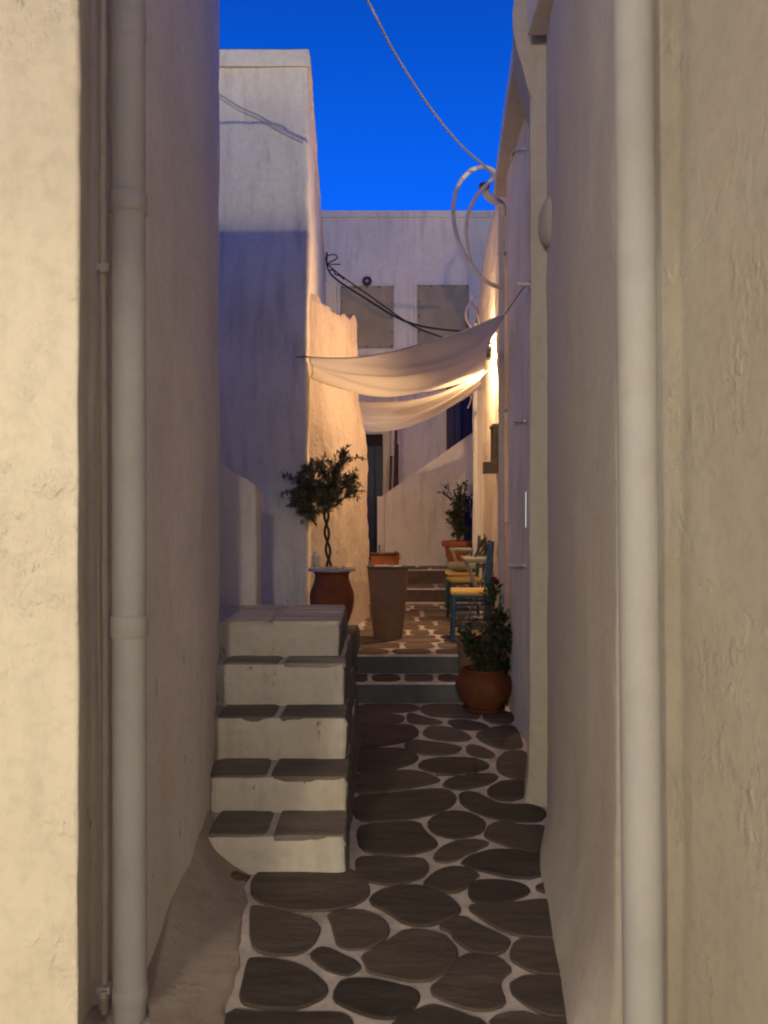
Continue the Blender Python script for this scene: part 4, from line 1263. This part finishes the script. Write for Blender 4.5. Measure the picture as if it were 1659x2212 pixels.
# ------------------------------------------------------------------ pot table and tall planter table
px_, py_ = P(717, 0, 6.66).x, 6.66
pt = empty('pot_table', (px_, py_, 0.52)); props(pt, 'round marble table top resting on a ribbed terracotta jar', 'table')
prf = []
for k in range(37):
    t = k/36
    r_ = 0.10 + 0.092*math.sin(min(1.0, t*1.55+0.08)*math.pi/2) if t < .6 else 0.192 - 0.045*sstep(.6, .95, t)
    if 0.25 < t < 0.75: r_ += 0.0032*math.sin(k*math.pi)+ (0.003 if k % 2 else -0.001)
    prf.append((r_, 0.50*t))
prf += [(0.150, 0.495), (0.158, 0.502), (0.158, 0.518), (0.03, 0.52)]
lathe('jar', prf, M['terracotta_dark'], pt, 44)
lathe('tabletop', [(0.198, 0.5205), (0.206, 0.524), (0.208, 0.536), (0.203, 0.543), (0.02, 0.5435)], M['marble'], pt, 48)
ztab = 0.52 + 0.5435
ln = empty('candle_lantern', (P(681, 0, 6.62).x, 6.62, ztab)); props(ln, 'little white metal candle lantern with glass panes on the marble top', 'lantern')
box('base', -0.034, 0.034, -0.034, 0.034, 0.0, 0.012, M['white_metal'], ln, 0.002)
for sx in (-1, 1):
    for sy_ in (-1, 1):
        box('post', sx*0.026-0.004, sx*0.026+0.004, sy_*0.026-0.004, sy_*0.026+0.004, 0.012, 0.092, M['white_metal'], ln, 0.001)
for a in range(4):
    o = box('pane', -0.021, 0.021, -0.0275, -0.0262, 0.013, 0.091, M['glass'], ln, 0.0); o.rotation_euler = (0, 0, a*math.pi/2)
lathe('candle', [(0.010, 0.013), (0.010, 0.05), (0.002, 0.051)], M['tape'], ln, 12)
box('roof_plate', -0.038, 0.038, -0.038, 0.038, 0.092, 0.104, M['white_metal'], ln, 0.003)
lathe('chimney', [(0.026, 0.104), (0.018, 0.118), (0.018, 0.134), (0.022, 0.138), (0.01, 0.148)], M['white_metal'], ln, 16)
tube('handle', [(0.016*math.cos(R(a)), 0, 0.142 + 0.04*math.sin(R(a))) for a in range(0, 181, 15)], 0.0018, M['white_metal'], ln, 5)
def ashtray(name, label, loc, r_, h_):
    o = lathe(name, [(r_*.86, 0.0), (r_, h_*.3), (r_, h_), (r_*.9, h_), (r_*.86, h_*.35), (r_*.1, h_*.3)], M['glass'], None, 28)
    o.location = loc; props(o, label, 'ashtray', None)
    return o
ashtray('glass_ashtray', 'clear glass ashtray on the round marble table top', (P(734, 0, 6.6).x, 6.60, ztab), 0.040, 0.026)

tpx, tpy = P(838, 0, 7.45).x, 7.45
tpl = empty('planter_table', (tpx, tpy, 0.326)); props(tpl, 'tall tapered brown planter standing on the terrace, used as a table', 'table')
lathe('planter', [(0.138, 0.0), (0.14, 0.006), (0.198, 0.66), (0.20, 0.685), (0.19, 0.69), (0.02, 0.688)], M['clay_brown'], tpl, 48)
lathe('tabletop', [(0.208, 0.692), (0.212, 0.694), (0.212, 0.699), (0.206, 0.701), (0.02, 0.7012)], M['dark_metal'], tpl, 48)
sh = box('paper_mat', -0.13, 0.13, -0.10, 0.10, 0.7025, 0.7045, M['marble'], tpl, 0.0)
zt2 = 0.326 + 0.7055
ashtray('glass_ashtray', 'wide clear glass ashtray on the tall brown planter', (P(842, 0, 7.40).x, 7.36, zt2), 0.045, 0.026)

# orange planter box behind, with a glass and a dried flower
ob = empty('orange_planter', (P(826, 0, 9.5).x, 9.5, 0.326)); props(ob, 'orange wooden planter table at the foot of the stair', 'planter')
bm = bmesh.new()
box_bm(bm, -0.14, 0.20, -0.14, 0.16, 0.0, 0.695, 0.006)
link_bm('body', bm, M['orange_wood'], ob)
box('top_board', -0.15, 0.21, -0.15, 0.17, 0.696, 0.715, M['wood_dark'], ob, 0.003)
g = lathe('drinking_glass', [(0.026, 0.0), (0.029, 0.02), (0.036, 0.105), (0.034, 0.105), (0.027, 0.02), (0.004, 0.012)], M['glass'], None, 24)
g.location = (P(823, 0, 9.4).x, 9.40, 0.326+0.7155); props(g, 'clear drinking glass standing on the orange planter table', 'glass')
fl = empty('dried_flower', (P(848, 0, 9.3).x, 9.36, 0.326+0.69)); props(fl, 'dry brown flower head at the corner of the orange planter', 'flower')
df = []
for k in range(26):
    a = Vector((rng.gauss(0, 1), rng.gauss(0, .6), rng.gauss(0, 1))).normalized()
    df.append((leaf_quads(Vector((0.05, -0.02, 0.0)) + a*0.02, a, 0.05, 0.03, Vector((0, 0, 1))), [(0, 1, 4), (1, 2, 4), (2, 3, 4), (3, 0, 4)]))
V, Fc = join_data(df)
link_mesh('flower_head', V, Fc, M['dry_leaf'], fl, False)
tube('stem', [(0.0, 0.0, -0.03), (0.02, -0.01, 0.02), (0.03, -0.01, 0.06)], 0.003, M['bark'], fl, 5)

# ------------------------------------------------------------------ taverna chairs and small tables
def make_chair(label, loc, rz, frame, seat_m):
    root = empty('taverna_chair', loc, rz); props(root, label, 'chair', 'taverna chairs along the wall')
    w = 0.185
    for sy_ in (-1, 1):
        tube('leg', [(-0.175, sy_*w, 0), (-0.17, sy_*w, 0.2), (-0.165, sy_*w*0.97, 0.46)], 0.019, frame, root, 10)
        tube('leg', [(0.185, sy_*w*.95, 0), (0.165, sy_*w*.95, 0.25), (0.165, sy_*w*.95, 0.50), (0.195, sy_*w*.97, 0.94)], 0.018, frame, root, 10, 3)
        for z in (0.14, 0.24, 0.33):
            tube('rung', [(-0.17, sy_*w, z), (0.168, sy_*w*.95, z+0.01)], 0.0095, frame, root, 7)
        tube('rail', [(-0.168, sy_*w, 0.42), (0.165, sy_*w*.95, 0.42)], 0.014, frame, root, 8)
    for (x, z) in ((-0.172, 0.19), (-0.171, 0.29), (0.168, 0.22), (-0.167, 0.42), (0.165, 0.42)):
        tube('rung', [(x, -w, z), (x, w, z)], 0.0095 if z < .4 else 0.014, frame, root, 7)
    bm = bmesh.new()
    box_bm(bm, -0.195, 0.18, -0.20, 0.20, 0.425, 0.468, 0.018)
    link_bm('seat', bm, seat_m, root, True)
    for (z, x, hh) in ((0.60, 0.172, 0.022), (0.72, 0.180, 0.022), (0.86, 0.190, 0.045)):
        bm = bmesh.new()
        n = 10
        for i in range(n+1):
            y = -w*.93 + 2*w*.93*i/n
            bowx = 0.02*(1-(2*i/n-1)**2)
            dz = hh*(0.25*math.cos(4*math.pi*i/n) if hh > .03 else 0)
            for (xx, zz) in ((x-0.006+bowx, z-hh), (x-0.006+bowx, z+hh+dz), (x+0.006+bowx, z+hh+dz), (x+0.006+bowx, z-hh)):
                bm.verts.new((xx, y, zz))
        bm.verts.ensure_lookup_table()
        for i in range(n):
            for k in range(4):
                k2 = (k+1) % 4
                bm.faces.new([bm.verts[i*4+k], bm.verts[i*4+k2], bm.verts[(i+1)*4+k2], bm.verts[(i+1)*4+k]])
        bm.faces.new([bm.verts[k] for k in range(4)]); bm.faces.new([bm.verts[n*4+k] for k in range(4)])
        link_bm('slat', bm, frame, root)
    return root
def copy_tree(o, parent=None):
    c = o.copy(); COL.objects.link(c)
    if parent: c.parent = parent
    for ch in [q for q in bpy.data.objects if q.parent == o]:
        copy_tree(ch, c)
    return c
zt = 0.332
c1 = make_chair('blue taverna chair with yellow rush seat, nearest to the rose bush', (0.84, 7.45, zt), R(-3), M['chair_blue'], M['rush'])
c2 = copy_tree(c1); c2.location = (0.93, 8.75, zt); c2.rotation_euler = (0, 0, R(5)); c2['label'] = 'dark blue taverna chair with yellow rush seat, second from the rose bush'
c3 = copy_tree(c1); c3.location = (0.985, 9.65, zt); c3.rotation_euler = (0, 0, R(4)); c3['label'] = 'teal taverna chair carrying the grey cushion, nearest the upper steps'
for root, mt in ((c2, M['chair_dark']), (c3, M['chair_teal'])):
    for ch in [q for q in bpy.data.objects if q.parent == root and not q.name.startswith('seat')]:
        ch.data = ch.data.copy(); ch.data.materials[0] = mt
bm = bmesh.new()
bmesh.ops.create_uvsphere(bm, u_segments=28, v_segments=14, radius=1.0)
for v in bm.verts:
    sx = math.copysign(abs(v.co.x)**0.55, v.co.x); sy_ = math.copysign(abs(v.co.y)**0.55, v.co.y)
    v.co = Vector((sx*0.20, sy_*0.19, v.co.z*0.062*(1 + 0.2*noise.noise(v.co*2))))
cu = link_bm('cushion', bm, M['cushion'], None, True); cu.location = (1.0, 9.68, zt+0.468+0.062); cu.rotation_euler = (R(2), R(3), R(8))
props(cu, 'grey green cushion lying on the teal chair', 'cushion')

def small_table(label, loc, sx, sy_):
    root = empty('side_table', loc); props(root, label, 'table', 'small tables between the chairs')
    box('tabletop', -sx/2, sx/2, -sy_/2, sy_/2, 0.715, 0.742, M['table_paint'], root, 0.003)
    for s in (-1, 1):
        for q in (-1, 1):
            tube('leg', [(q*sx*0.42, s*sy_*0.38, 0.0), (-q*sx*0.42, s*sy_*0.38, 0.715)], 0.011, M['table_paint'], root, 8)
        tube('stretcher', [(-sx*0.40, s*sy_*0.38, 0.70), (sx*0.40, s*sy_*0.38, 0.70)], 0.010, M['table_paint'], root, 8)
    return root
small_table('pale folding table with crossed legs holding the menu easel', (1.0, 8.12, zt), 0.34, 0.42)
small_table('pale folding table in front of the big terracotta pot', (1.02, 10.18, zt), 0.28, 0.36)
es = empty('menu_easel', (1.03, 8.08, zt+0.742)); props(es, 'small dark wooden easel standing on the pale folding table', 'easel')
tube('strut', [(-0.07, -0.02, 0.0), (0.03, 0.0, 0.20)], 0.007, M['wood_dark'], es, 6)
tube('strut', [(-0.07, 0.10, 0.0), (0.03, 0.08, 0.20)], 0.007, M['wood_dark'], es, 6)
tube('strut', [(0.06, 0.04, 0.0), (0.03, 0.04, 0.24)], 0.007, M['wood_dark'], es, 6)
box('board', -0.03, -0.022, -0.03, 0.11, 0.03, 0.17, M['wood_dark'], es, 0.002).rotation_euler = (0, R(26), 0)

# ------------------------------------------------------------------ small things on the ground
wb = empty('wire_bracket', (*G(982, 1682, 0.02), 0.0)); props(wb, 'thin wire bracket lying flat on the dark paving stones', 'wire')
x0, y0 = G(942, 1683); x1, y1 = G(1025, 1683); x2, y2 = G(941, 1657); x3, y3 = G(1024, 1657)
o_ = wb.location
tube('wire', [Vector((x2, y2, 0.022))-o_, Vector((x0, y0, 0.022))-o_, Vector((x1, y1, 0.022))-o_, Vector((x3, y3, 0.022))-o_], 0.004, M['dark_metal'], wb, 6)
